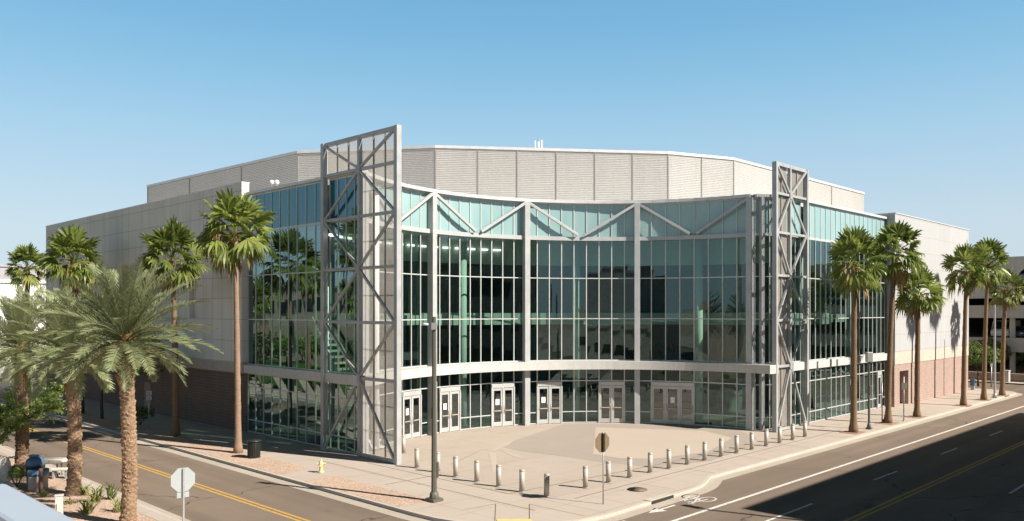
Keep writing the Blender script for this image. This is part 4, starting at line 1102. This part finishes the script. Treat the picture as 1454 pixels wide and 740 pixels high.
def spiky(base, label, seed, n=26, h=.9, leaf='weed', wd=.03, group='weeds in the gravel bed'):
    rng = random.Random(seed); g = MB()
    for i in range(n):
        az = rng.uniform(0, 6.28); tilt = rng.uniform(.1, .85); L = h * rng.uniform(.45, 1.1); d = Vector((math.cos(az) * tilt, math.sin(az) * tilt, 1)).normalized(); sdv = Vector((-math.sin(az), math.cos(az), 0)) * wd
        c = base + Vector((rng.uniform(-.12, .12), rng.uniform(-.12, .12), 0)); P = [c, c + d * L * .55, c + d * L * .9 + Vector((math.cos(az), math.sin(az), -.6)) * L * .18]
        g.add([P[0] - sdv * .6, P[0] + sdv * .6, P[1] + sdv, P[1] - sdv, P[2]], [(0, 1, 2, 3), (3, 2, 4)])
    o = g.build('weed_clump', M[leaf], None, base=base, recalc=False); tag(o, label, 'plant', group)
for k, (u, v, h, n_, lab) in enumerate([(137, 713, 1.15, 34, 'tall spiky green weed clump between the two nearer date palm trunks'), (124, 730, .85, 46, 'low yellow green tuft of grass left of the nearest date palm'),
        (120, 702, .7, 22, 'small weed at the foot of the middle date palm'), (158, 709, 1.0, 30, 'thin straggling weed just left of the nearest date palm trunk'), (170, 727, .8, 26, 'yellowish weed touching the nearest date palm base'),
        (62, 705, .5, 18, 'sparse low weed beside the brown post'), (100, 716, .35, 14, 'tiny weed right of the white utility pedestal')]):
    spiky(at(u, v), lab, 40 + k, n_, h)

# ------------------------------------------------------------------ STREET FURNITURE
BL = [(776, 705), (741, 698), (708, 690.5), (677, 683.7), (647, 676.8), (622, 670), (592, 664), (573, 643)]
BRT = [(831.5, 692.5), (864, 684.8), (894, 677.8), (923, 670.7), (950, 665), (976, 659), (1000.5, 653.5), (1024, 648), (1046, 643), (1067.6, 638), (1088, 633), (1107, 628.6), (1125.6, 624.4), (1143, 619.8)]
b0 = thing('bollard', '', 'bollard', Vector((0, 0, 0)), 'steel bollards around the plaza')
mb = MB(); mb.lathe(Vector(), [(.112, 0), (.112, .84)], 22); mb.build('post', M['steel'], b0)
mb = MB(); mb.lathe(Vector(), [(.1125, .84), (.114, .843), (.114, .905), (.105, .925), (.04, .935)], 22); mb.build('cap', M['steel'], b0)
mb = MB(); mb.lathe(Vector(), [(.15, 0), (.15, .018), (.115, .022)], 22); mb.build('base_ring', M['galv'], b0)
ORD = ['first', 'second', 'third', 'fourth', 'fifth', 'sixth', 'seventh', 'eighth', 'ninth', 'tenth', 'eleventh', 'twelfth', 'thirteenth', 'last']
brng = random.Random(2)
for row, pts in (('left', BL), ('right', BRT)):
    for i, (u, v) in enumerate(pts):
        o = b0 if (row == 'left' and i == 0) else copy_tree(b0)
        o.location = at(u, v, .018); o.rotation_euler = (brng.uniform(-.012, .012), brng.uniform(-.012, .012), brng.uniform(0, 6))
        if row == 'left':
            lab = ['steel bollard standing alone at the tip of the left row, left of the corner gap', 'steel bollard second from the tip of the left row'][i] if i < 2 else None
            if i == 7: lab = 'steel bollard half hidden beside the base of the left truss frame'
            elif i == 5: lab = 'steel bollard partly hidden behind the dark lamp post'
            elif i == 6: lab = 'steel bollard just left of the dark lamp post'
            elif i == 4: lab = 'steel bollard next right of the dark lamp post'
            elif lab is None: lab = f'steel bollard, {ORD[i]} of the left row counting from the corner gap'
        else:
            lab = f'steel bollard, {ORD[i]} of the right row counting from the corner gap'
            if i == 0: lab = 'steel bollard just left of the tan sign, at the start of the right row'
            elif i == 1: lab = 'steel bollard just right of the tan sign post'
            elif i == 13: lab = 'steel bollard at the far end of the right row, by the right truss frame'
        o['label'] = lab

# octagonal tapered lamp post on the left corner
def octapost(name, base, h, r0, r1, label, mat, cat='lamp post', group=None):
    t = thing(name, label, cat, base, group); mb = MB(); mb.tube([base + UP * .12, base + UP * h], [r0, r1], 8, True, False); mb.build('pole', mat, t)
    mb = MB(); mb.obox(base + UP * .06, ER, EL, UP, r0 * 2.1, r0 * 2.1, .06); mb.lathe(base, [(r0 * 1.7, .12), (r0 * 1.5, .3), (r0 * 1.05, .38)], 8); mb.build('base', mat, t, .01)
    return t
lb = at(616.5, 711.5); t = octapost('lamp_post', lb, 7.35, .125, .085, 'tall dark olive octagonal pole on the corner, with a small white camera arm', M['olive'])
mb = MB(); top = lb + UP * 7.0
mb.beam(top, top + Vector((-.38, 0, .03)), .035, .035); mb.obox(top + Vector((.0, -.02, -.03)), Vector((1, 0, 0)), Vector((0, 1, 0)), UP, .11, .12, .14); mb.build('bracket', M['galv'], t, .01)
mb = MB(); c = top + Vector((-.34, 0, .05)); mb.cyl(c + Vector((-.12, 0, .01)), c + Vector((.1, 0, 0)), .045, n=10); mb.build('camera', M['cam_white'], t)
mb = MB(); c = lb + UP * 1.25; mb.obox(c + Vector((.13, 0, .0)), Vector((1, 0, 0)), Vector((0, 1, 0)), UP, .05, .08, .3); c = lb + UP * 3.5; mb.obox(c + Vector((-.1, 0, .0)), Vector((1, 0, 0)), Vector((0, 1, 0)), UP, .05, .06, .2); mb.build('junction_box', M['olive'], t, .01)
# short lamp on the right walk
pb = at(1234, 609.5); t = octapost('street_lamp', pb, 4.5, .075, .055, 'slender dark lamp standing on the right walk between two fan palms', M['olive'])
mb = MB(); mb.obox(pb + UP * 4.62, Vector((1, 0, 0)), Vector((0, 1, 0)), UP, .19, .17, .32); mb.build('lamp_head', M['galv'], t, .03)
mb = MB(); mb.obox(pb + UP * 2.55 + Vector((.03, -.1, 0)), Vector((1, 0, 0)), Vector((0, 1, 0)), UP, .1, .1, .26); mb.build('pedestrian_button', M['olive'], t, .02)
# far tall pole and thin post
pb = at(1412.5, 565); t = octapost('street_pole', pb, 8.1, .10, .07, 'tall thin grey pole standing between the last two fan palms on the right', M['galv'], 'pole')
pb = at(1407.6, 550); t = thing('thin_post', 'thin short grey post just left of the tall pole at the far corner', 'post', pb); mb = MB(); mb.cyl(pb, pb + UP * 2.1, .06, n=8); mb.build('pole', M['galv'], t)
mb = MB(); mb.obox(pb + UP * 2.2, Vector((1, 0, 0)), Vector((0, 1, 0)), UP, .1, .06, .16); mb.build('head', M['galv'], t)
# thin post with dark box at palm foot
pb = at(1252.5, 600.8); t = thing('thin_post', 'thin grey post with a black box at its foot, before the white service door', 'post', pb); mb = MB(); mb.cyl(pb, pb + UP * 2.7, .04, n=8); mb.build('pole', M['galv'], t)
mb = MB(); mb.obox(pb + Vector((.17, .0, .13)), ER, EL, UP, .13, .12, .13); mb.build('box', M['black'], t, .01)

def plate(mb, c, nn, pts, th=.006):
    s = UP.cross(nn).normalized(); n_ = len(pts)
    vs = [c + s * x + UP * z + nn * th for x, z in pts] + [c + s * x + UP * z - nn * th for x, z in pts]
    mb.add(vs, [list(range(n_)), list(range(n_, 2 * n_))[::-1]] + [(i, i + n_, (i + 1) % n_ + n_, (i + 1) % n_) for i in range(n_)])
def octagon(w): r = w / 2 / math.cos(math.pi / 8); return [(r * math.cos(math.pi / 8 + k * math.pi / 4), r * math.sin(math.pi / 8 + k * math.pi / 4)) for k in range(8)]
# the two octagonal signs, seen from behind
pb = W(11.15, 25.75); Yp = pb.y; zc = H - (681.5 - HV) * Yp / F
pb = Vector(((260.5 - CU) / F * Yp, Yp, 0))
t = thing('stop_sign', 'white backed octagonal sign on a post at the left street edge', 'road sign', pb)
mb = MB(); mb.obox(pb + UP * (zc + .36) / 2, EL, ER, UP, .022, .028, (zc + .36) / 2); mb.build('post', M['galv'], t)
sn = (nR + Vector((-.12, 0, 0))).normalized()
mb = MB(); plate(mb, pb - sn * .045 + UP * zc, sn, octagon(.75)); mb.build('sign_plate', M['sign_back'], t)
mb = MB(); plate(mb, pb - sn * .062 + UP * zc, sn, octagon(.735), .003); mb.build('sign_face', M['red'], t)
mb = MB(); plate(mb, pb - sn * .045 + UP * (zc - .48), sn, [(-.19, -.085), (.19, -.085), (.19, .085), (-.19, .085)]); mb.build('lower_plate', M['sign_back'], t)
pb = at(856.5, 716); zc = H - (628.5 - HV) * pb.y / F
t = thing('stop_sign', 'tan backed octagonal sign on a thin post among the right row of bollards', 'road sign', pb)
mb = MB(); mb.cyl(pb, pb + UP * (zc + .4), .026, n=10); mb.build('post', M['galv'], t)
sn = (nL * .93 + Vector((.40, 0, 0))).normalized()
sn = (nR + Vector((-.05, -.1, 0))).normalized()
mb = MB(); plate(mb, pb - sn * .042 + UP * zc, sn, octagon(.76)); mb.build('sign_plate', M['sign_tan'], t)
mb = MB(); plate(mb, pb - sn * .060 + UP * zc, sn, octagon(.745), .003); mb.build('sign_face', M['red'], t)
mb = MB(); mb.obox(pb + UP * zc + sn * .0, ER, EL, UP, .05, .05, .36); mb.build('mount_channel', M['black'], t)
# small square sign on the right walk, parking sign on the left
pb = at(1283.3, 598); t = thing('sign_post', 'small grey square sign on a thin post beside the short fan palm', 'road sign', pb)
mb = MB(); mb.cyl(pb, pb + UP * 3.05, .04, n=8); mb.build('post', M['galv'], t)
zc = H - (548 - HV) * pb.y / F; sn = (nL * .6 + nR).normalized(); mb = MB(); plate(mb, pb + sn * .06 + UP * zc, sn, [(-.23, -.22), (.23, -.22), (.23, .22), (-.23, .22)]); mb.build('sign_plate', M['olive'], t)
mb = MB(); mb.lathe(pb, [(.11, 0), (.11, .02), (.05, .04)], 10); mb.build('foot', M['galv'], t)
pb = at(211.5, 609); t = thing('parking_sign', 'small white parking sign with two plates on a post in the shade', 'road sign', pb)
mb = MB(); mb.cyl(pb, pb + UP * 2.45, .03, n=8); mb.build('post', M['galv'], t); sn = (nR + nL * .4).normalized()
for zc, nm in ((2.3, 'upper_plate'), (1.98, 'lower_plate')):
    mb = MB(); plate(mb, pb + sn * .04 + UP * zc, sn, [(-.16, -.14), (.16, -.14), (.16, .14), (-.16, .14)]); o = mb.build(nm, M['sign_back'], t)
    mb = MB(); c = pb + sn * .049 + UP * zc; plate(mb, c, sn, [(-.03, -.09), (.05, -.09), (.05, -.02), (-.03, -.02)], .002); plate(mb, c, sn, [(-.10, .04), (.10, .04), (.10, .06), (-.10, .06)], .002); mb.build('symbol', M['red'], o)
# hydrant
hb = at(456, 671); hz_ = .8; t = thing('fire_hydrant', 'yellow fire hydrant on the left sidewalk near the kerb', 'hydrant', hb)
mb = MB(); mb.lathe(hb, [(.14, 0), (.14, .04), (.10, .05), (.095, .10), (.085, .12), (.085, .37), (.11, .385), (.11, .425), (.10, .44), (.095, .50), (.05, .555), (.025, .58)], 16); mb.build('body', M['yellow'], t)
mb = MB(); mb.cyl(hb + UP * .56, hb + UP * .65, .024, n=5); mb.build('top_nut', M['yellow'], t)
for dv in (Vector((1, .2, 0)).normalized(), Vector((-1, -.2, 0)).normalized()):
    mb = MB(); c = hb + UP * .40; mb.cyl(c + dv * .07, c + dv * .16, .045, n=10); mb.cyl(c + dv * .15, c + dv * .19, .057, n=8); mb.build('side_nozzle', M['yellow'], t)
mb = MB(); dv = Vector((.2, -1, 0)).normalized(); c = hb + UP * .36; mb.cyl(c + dv * .07, c + dv * .16, .06, n=10); mb.cyl(c + dv * .15, c + dv * .19, .072, n=8); mb.build('front_nozzle', M['yellow'], t)
# black litter bin
tb = at(360.5, 650); t = thing('trash_can', 'black slatted metal trash can beside the tall left fan palm', 'trash can', tb)
mb = MB(); mb.lathe(tb, [(.24, .03), (.27, .06), (.30, .82), (.29, .84)], 20); mb.build('liner', M['black'], t)
mb = MB()
for k in range(24):
    a = k * math.tau / 24; d = Vector((math.cos(a), math.sin(a), 0)); s_ = Vector((-d.y, d.x, 0)); mb.obox(tb + d * .318 + UP * .43, s_, d, UP, .024, .006, .40)
mb.build('slats', M['black'], t)
mb = MB(); mb.lathe(tb, [(.30, .845), (.375, .85), (.38, .89), (.34, .92), (.20, .925), (.19, .88)], 20); mb.build('rim', M['black'], t)
mb = MB(); 
for a in (.4, 2.2, 4.4): mb.cyl(tb + Vector((math.cos(a) * .25, math.sin(a) * .25, 0)), tb + Vector((math.cos(a) * .25, math.sin(a) * .25, .05)), .03, n=8)
mb.build('feet', M['black'], t)
# manhole cover and storm drain
mc = at(905, 695.5); o = MB(); o.lathe(Vector((mc.x, mc.y, .012)), [(.42, 0), (.42, .012), (.40, .016), (.39, .010), (.02, .012)], 32); o = o.build('manhole_cover', M['iron'], None, base=mc); tag(o, 'round rusty manhole cover in the corner sidewalk', 'manhole')
p, q = W(26.8, 19.02), W(29.0, 19.1)
p, q = W(AB(at(926, 712))[0], 18.92), W(AB(at(953, 702))[0], 18.97)
t = thing('storm_drain', 'storm drain inlet slot cut into the kerb by the bicycle marking', 'drain', (p + q) / 2)
d = (q - p).normalized(); nn = Vector((d.y, -d.x, 0)); mb = MB(); c = (p + q) / 2 + nn * .012; mb.obox(Vector((c.x, c.y, -.066)), d, nn, UP, (q - p).length / 2, .03, .058); mb.build('opening', M['black'], t)
mb = MB(); c = (p + q) / 2 - nn * .14; mb.obox(Vector((c.x, c.y, .02)), d, nn, UP, (q - p).length / 2 + .1, .16, .012); mb.build('lid', M['curb'], t, .006)

# things on the gravel bed
rb = at(54, 695.5); t = thing('trash_receptacle', 'round exposed aggregate trash receptacle with a blue liner over its rim', 'trash can', rb)
mb = MB(); mb.lathe(rb, [(.35, 0), (.38, .03), (.38, .82), (.36, .84)], 22); mb.build('drum', M['precast'], t)
mb = MB(); mb.tube([rb + UP * z for z in (.62, .70, .82, .87, .83)], [.392, .41, .42, .40, .30], 22, False, True, lambda i, k, p: 1 + .05 * math.sin(k * 1.9 + i) * (i < 2)); mb.build('liner_bag', M['blue_bag'], t)
hb2 = rb + Vector((-.42, .5, 0)); t = thing('trash_receptacle', 'blue hooded bin standing just behind the aggregate trash receptacle', 'trash can', hb2)
mb = MB(); mb.lathe(hb2, [(.30, 0), (.34, .9), (.35, .95)], 16); mb.build('bin', M['black'], t); mb = MB(); mb.lathe(hb2, [(.36, .94), (.37, 1.0), (.34, 1.18), (.22, 1.3), (.05, 1.34)], 16); mb.build('hood', M['blue_bag'], t); mb = MB(); mb.obox(hb2 + UP * 1.36, Vector((1, 0, 0)), Vector((0, 1, 0)), UP, .2, .14, .04); mb.build('lid', M['blue_bag'], t, .02)
tb2 = at(72, 676); t = thing('stone_table', 'oval pale stone table on the gravel bed behind the trash receptacle', 'table', tb2)
mb = MB(); K = 28
prof = [(.05, .60), (.75, .63), (.98, .70), (1.0, .74), (.9, .78), (.1, .80)]
o = len(mb.v); rings = [[tb2 + Vector((r * .98 * math.cos(k * math.tau / K), r * .55 * math.sin(k * math.tau / K), z)) for k in range(K)] for r, z in prof]
mb.v += [p for r in rings for p in r]
for i in range(len(prof) - 1):
    for k in range(K): mb.smooth.add(len(mb.f)); mb.f.append([o + i * K + k, o + i * K + (k + 1) % K, o + (i + 1) * K + (k + 1) % K, o + (i + 1) * K + k])
mb.f += [[o + k for k in range(K)][::-1], [o + (len(prof) - 1) * K + k for k in range(K)]]
mb.build('table_top', M['stone_white'], t)
for dx, dy in ((-.42, -.18), (.42, -.18), (-.42, .2), (.42, .2)):
    mb = MB(); mb.cyl(tb2 + Vector((dx, dy, 0)), tb2 + Vector((dx * .9, dy * .9, .63)), .035, n=8); mb.build('leg', M['galv'], t)
sb = tb2 + Vector((.75, -.55, 0)); t = thing('stone_bench', 'short pale bench in front of the oval stone table', 'bench', sb)
mb = MB(); mb.obox(sb + UP * .42, Vector((1, .1, 0)).normalized(), Vector((-.1, 1, 0)).normalized(), UP, .38, .17, .05); mb.build('seat', M['stone_white'], t, .03)
for dx in (-.27, .27): mb = MB(); mb.obox(sb + Vector((dx, dx * .1, .19)), Vector((1, 0, 0)), Vector((0, 1, 0)), UP, .03, .13, .185); mb.build('leg', M['galv'], t)
pb = at(58, 700); mb = MB(); mb.tube([pb, pb + UP * .5, pb + UP * 1.0, pb + UP * 1.02], [.085, .08, .083, .05], 12); o = mb.build('wooden_post', M['brown'], None, base=pb); tag(o, 'short rusty brown post in front of the aggregate trash receptacle', 'post')
pb = at(84, 736); t = thing('utility_pedestal', 'narrow white utility pedestal near the pale blue ledge', 'utility box', pb); z1 = H - (704 - HV) * pb.y / F
ux, uy = Vector((.9, .44, 0)), Vector((-.44, .9, 0)); ux.normalize(); uy.normalize()
mb = MB(); mb.obox(pb + UP * z1 / 2, ux, uy, UP, .13, .11, z1 / 2); mb.build('cabinet', M['pedestal'], t, .012)
mb = MB(); mb.obox(pb + UP * (z1 + .02), ux, uy, UP, .15, .13, .02); mb.build('cap', M['pedestal'], t, .008)
mb = MB(); mb.obox(pb + UP * z1 * .5 - uy * .13, ux, uy, UP, .075, .03, .16); mb.build('meter_box', M['pedestal'], t, .01)
def boulder(base, r, h, label, seed, m):
    mb = MB(); bm = bmesh.new(); bmesh.ops.create_icosphere(bm, subdivisions=3, radius=1)
    vs = []
    for v in bm.verts:
        d = 1 + .28 * mnoise.noise(v.co * 1.3 + Vector((seed, 0, 0))) + .10 * mnoise.noise(v.co * 4 + Vector((0, seed, 0)))
        vs.append(base + Vector((v.co.x * r * d, v.co.y * r * .8 * d, max(-.05, h * .45 + v.co.z * h * .6 * d))))
    mb.add(vs, [[v.index for v in f.verts] for f in bm.faces], False); bm.free()
    o = mb.build('boulder', m, None, base=base); tag(o, label, 'rock', 'pale boulders at the left edge')
boulder(Vector((-21.75, 35.0, 0)), .38, 1.45, 'tall pale boulder at the left edge under the feathery tree', 2.3, M['stone_white'])
boulder(Vector((-20.3, 32.6, 0)), .6, .75, 'low pale boulder at the left edge just above the blue ledge', 7.7, M['stone_white'])

# the deck the photographer stands on: parapet with pale blue metal coping
t = thing('parapet', 'pale blue metal coping of a deck parapet at the bottom left corner', 'parapet', W(1.45, 3, 6.0))
mb = MB(); mb.abox(1.31, 1.60, -8, 6.42, 6.33, 6.42); mb.build('coping', M['rail'], t, .03)
mb = MB(); mb.abox(1.36, 1.54, -8, 6.36, 5.0, 6.328); mb.build('wall', M['garage'], t)

# far corner: blue box, cabinet, planter wall
pb = at(1381.5, 553.5); t = thing('newspaper_box', 'small blue box on legs standing past the far wall corner', 'box', pb)
mb = MB(); mb.obox(pb + UP * .72, ER, EL, UP, .2, .2, .32); mb.build('body', M['blue_bag'], t, .02); mb = MB(); mb.obox(pb + UP * .2, ER, EL, UP, .15, .15, .2); mb.build('pedestal', M['galv'], t, .01)
mb = MB(); mb.obox(pb + UP * .8 - EL * .205, ER, EL, UP, .14, .008, .16); mb.build('window', M['carglass'], t)
pb = at(1429, 542.3); t = thing('utility_cabinet', 'white utility cabinet on the far corner beside the last fan palm', 'utility box', pb)
mb = MB(); mb.obox(pb + UP * .6, ER, EL, UP, .35, .28, .58); mb.build('cabinet', M['pedestal'], t, .015); mb = MB(); mb.obox(pb + UP * 1.2, ER, EL, UP, .4, .33, .04); mb.build('lid', M['pedestal'], t, .01)
mb = MB(); mb.obox(pb + UP * .6 - EL * .285, ER, EL, UP, .3, .01, .5); mb.build('door', M['pedestal'], t, .004)
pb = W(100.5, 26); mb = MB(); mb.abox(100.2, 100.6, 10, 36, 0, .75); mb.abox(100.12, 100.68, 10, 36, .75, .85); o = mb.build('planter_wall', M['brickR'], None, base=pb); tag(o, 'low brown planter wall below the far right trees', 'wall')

# ------------------------------------------------------------------ NEIGHBOURING BUILDINGS
def garage(a, b0_, b1_, label, depth=28):
    t = thing('parking_garage', label, 'building', W(a, (b0_ + b1_) / 2))
    lv = [(0.0, .9), (2.9, 4.5), (6.75, 8.2), (8.95, 11.0), (12.6, 13.7)]
    for z0, z1 in lv[1:3]: mb = MB(); mb.abox(a, a + .3, b0_, b1_, z0, z1); mb.build('spandrel', M['garage'], t)
    # upper wall with arched openings
    mb = MB(); step = 12.0; k = b0_
    bs = []
    while k < b1_: bs.append(k); k += step
    for bb in bs:
        c = bb + step / 2; r = 2.9; zc = 11.1
        arcv = [(c + r * math.cos(math.pi * j / 14), zc + r * .66 * math.sin(math.pi * j / 14)) for j in range(15)]
        poly = [(bb, 8.95), (bb, 13.7), (bb + step, 13.7), (bb + step, 8.95), (c + r, 8.95)][:]
        outer = [(bb + step, 11.1), (bb + step, 13.7), (bb, 13.7), (bb, 11.1)]
        pts = [(bb + step, 11.1)] + [(bb + step, 13.7), (bb, 13.7), (bb, 11.1)] + arcv[::-1]
        n_ = len(pts); vs = [W(a, y, z) for y, z in pts] + [W(a + .35, y, z) for y, z in pts]
        mb.add(vs, [list(range(n_)), list(range(n_, 2 * n_))[::-1]] + [(i, (i + 1) % n_, (i + 1) % n_ + n_, i + n_) for i in range(n_)])
    mb.build('arched_wall', M['garage'], t)
    mb = MB(); mb.abox(a - .25, a + .35, b0_, b1_, 10.72, 11.1); mb.build('ledge', M['stucco_white'], t)
    mb = MB(); mb.abox(a + .02, a + .32, b0_, b1_, 9.0, 9.3); mb.build('spandrel', M['garage'], t)
    mb = MB(); mb.abox(a + .03, a + .31, 24.6, b1_, 9.3, 10.7); mb.build('wall_panel', M['garage'], t)
    for z in (0.02, 4.0, 7.6, 10.6): mb = MB(); mb.abox(a + .4, a + depth, b0_, b1_, z, z + .3); mb.build('deck', M['garage'], t)
    mb = MB(); mb.abox(a + .36, a + depth, b0_, b1_, 13.4, 13.65); mb.build('roof', M['garage'], t)
    k = b0_ + .5
    while k < b1_: 
        for zz0, zz1 in ((.32, 4.0), (4.3, 7.6), (7.9, 10.6)):
            mb = MB(); mb.abox(a + .5, a + 1.0, k - .25, k + .25, zz0, zz1); mb.build('pillar', M['garage'], t)
        k += 9
    mb = MB(); mb.abox(a + depth, a + depth + .3, b0_, b1_, 0, 13.7); mb.build('wall', M['dark'], t)
    return t
garage(106, -20.8, 63.2, 'grey parking garage with an arched opening beyond the white wall')
def car(base, heading, label, body, van=False, cat='car'):
    t = thing('parked_van' if van else 'parked_car', label, cat, base); f = Vector((math.cos(heading), math.sin(heading), 0)); s_ = Vector((-f.y, f.x, 0))
    if van: prof = [(-2.6, .35), (2.5, .35), (2.6, .9), (2.2, 1.15), (1.6, 2.1), (-2.5, 2.15), (-2.6, 1.9)]; top = [(1.75, 1.2), (2.1, 1.2), (1.62, 1.95), (1.3, 1.95)]; wd = .95
    else: prof = [(-2.2, .35), (2.2, .35), (2.25, .7), (1.1, .95), (.35, 1.42), (-1.1, 1.45), (-1.8, 1.0), (-2.25, .95)]; top = [(-1.4, 1.0), (.85, .98), (.3, 1.36), (-1.05, 1.38)]; wd = .86
    def prism(pts, w_, nm, m, par, bev=.05):
        mb = MB(); n_ = len(pts); vs = [base + f * x + UP * z + s_ * w_ for x, z in pts] + [base + f * x + UP * z - s_ * w_ for x, z in pts]
        mb.add(vs, [list(range(n_)), list(range(n_, 2 * n_))[::-1]] + [(i, i + n_, (i + 1) % n_ + n_, (i + 1) % n_) for i in range(n_)]); return mb.build(nm, m, par, bev)
    prism(prof, wd, 'body', M[body], t, .08); prism(top, wd + .012, 'side_windows', M['carglass'], t, .02)
    mb = MB()
    a, b_ = ((2.22, 1.17), (1.63, 2.05)) if van else ((1.08, .99), (.4, 1.39))
    for sx in (0,): mb.quad(base + f * (a[0] + .02) + UP * a[1] + s_ * (wd - .1), base + f * (a[0] + .02) + UP * a[1] - s_ * (wd - .1), base + f * (b_[0] + .02) + UP * b_[1] - s_ * (wd - .15), base + f * (b_[0] + .02) + UP * b_[1] + s_ * (wd - .15))
    mb.build('windscreen', M['carglass'], t, 0)
    for fx in (-1.4, 1.4):
        for sg in (-1, 1): c = base + f * fx + UP * .33 + s_ * sg * (wd - .1); mb = MB(); mb.cyl(c - s_ * .11, c + s_ * .11, .33, n=18); o = mb.build('wheel', M['tyre'], t); mb = MB(); mb.cyl(c + s_ * sg * .1, c + s_ * sg * .125, .19, n=12); mb.build('rim', M['galv'], o)
    for sg in (-1, 1): mb = MB(); mb.obox(base + f * (2.26 if not van else 2.57) + s_ * sg * .6 + UP * .72, f, s_, UP, .03, .16, .07); mb.build('headlight', M['cam_white'], t, .01)
    return t
hd = math.atan2(EL.y, EL.x)
hr = math.atan2(-ER.y, -ER.x)
zf = 4.3
def gpos(u, a, z): # on the garage deck at depth line a, seen at column u
    k = (u - CU) / F; b = (ER.x * a - k * ER.y * a) / (k * EL.y - EL.x); return W(a, b, z)
car(gpos(1428, 109.5, zf), hr, 'white van parked on the garage deck behind the far fan palms', 'white_car', True, 'van')
car(gpos(1449, 109.5, zf), hr, 'dark blue car parked on the garage deck at the right edge', 'blue_car')
car(gpos(1444, 109.6, 10.9), hr + .2, 'white car seen through the arched garage opening', 'white_car')

def block_building(name, label, a0, a1, b0_, b1_, h, m, wins=(), roof=None, win_rows=((1.0, 2.4),), faces=('R',), cat='building'):
    t = thing(name, label, cat, W((a0 + a1) / 2, (b0_ + b1_) / 2)); mb = MB(); mb.abox(a0, a1, b0_, b1_, 0, h); mb.build('wall', m, t)
    mb = MB(); mb.abox(a0 - .2, a1 + .2, b0_ - .2, b1_ + .2, h, h + .35); mb.build('parapet', roof or m, t)
    for z0, z1 in win_rows:
        for face in faces:
            lo, hi = (b0_, b1_) if face in 'AC' else (a0, a1); k = lo + 2.0
            while k + 2.2 < hi:
                mb = MB()
                if face == 'A': mb.abox(a1 + .005, a1 + .05, k, k + 2.2, z0, z1)       # face towards +A
                elif face == 'C': mb.abox(a0 - .05, a0 - .005, k, k + 2.2, z0, z1)
                elif face == 'R': mb.abox(k, k + 2.2, b0_ - .05, b0_ - .005, z0, z1)    # face towards -B
                else: mb.abox(k, k + 2.2, b1_ + .005, b1_ + .05, z0, z1)
                mb.build('window', M['carglass'], t); k += 4.2
    return t
block_building('white_building', 'low white flat roofed building at the far left edge', 20, 48, 104, 130, 10.7, M['stucco_white'], win_rows=(), faces=())
block_building('grey_building', 'long grey roofed building behind the white one at far left', 10, 60, 150, 175, 14.6, M['grey_roof'], win_rows=(), faces=())
# across the left street, mostly seen as reflections in the glass
block_building('tan_house', 'tan low building reflected in the left glass facade', -34, -16, 84, 150, 11.0, M['stucco_tan'], roof=M['grey_roof'], win_rows=((1.0, 2.8), (7.2, 9.2)), faces=('A',))
# across the right street: the tall block whose shadow lies on the road
SA, SB, SH = 35.4, -3.6, 16.0
block_building('corner_block', 'concrete block across the right street that shades the road', SA, 77, SB - 40, SB, SH, M['garage'], win_rows=((1.2, 3.2), (5.2, 7.2), (9.2, 11.2), (13, 14.6)), faces=('F', 'C'))
# behind the camera
block_building('deck_garage', 'concrete parking deck the photograph is taken from', -40, 1.30, -50, 6.3, 5.4, M['garage'], win_rows=((1.2, 2.6),), faces=('A', 'F'))
block_building('back_block', 'darker taller block behind the parking deck', -48, -9, -60, -6, 14.0, M['grey_roof'], roof=M['grey_roof'], win_rows=(), faces=())
# trees across the left street, seen in the glass
for k, (a, b, hh) in enumerate([(8, 60, 8.5), (7, 69, 10.5), (8, 78, 8.5), (2, 92, 10)]):
    fan_palm(W(a, b), hh, 1.9, ['first', 'second', 'third', 'fourth'][k] + ' reflected fan palm on the lawn across the left street', k + 1, (.2, .1), .2, .16, 'fan palms on the lawn', True, k * 1.3)
for k, (a, b) in enumerate([(-10, 84), (-12, 94), (-12, 104), (-12, 114), (-12, 124)]):
    tree(W(a, b), 4.2, 2.7, ['first', 'second', 'third', 'fourth', 'fifth'][k] + ' leafy tree on the lawn across the left street', seed=50 + k, n=2600, size=.24, group='leafy trees on the lawn', trunk_h=.9)
# tall street light whose shadow crosses the right street
hp = at(1005, 724, ROAD) - Vector((-sd.x, -sd.y, 0)) * (10.6 / math.tan(SUN_EL)); hp.z = ROAD
t = octapost('street_light', hp + UP * .13, 10.5, .12, .08, 'tall street light whose shadow crosses the right road', M['galv'], 'street light')
mb = MB(); p0 = hp + UP * 10.4; mb.tube([p0, p0 + EL * .5 + UP * .15], [.05, .04], 8); mb.build('arm', M['galv'], t)
mb = MB(); mb.obox(p0 + EL * .75 + UP * .17, EL, ER, UP, .38, .15, .07); mb.build('lamp_head', M['galv'], t, .03)
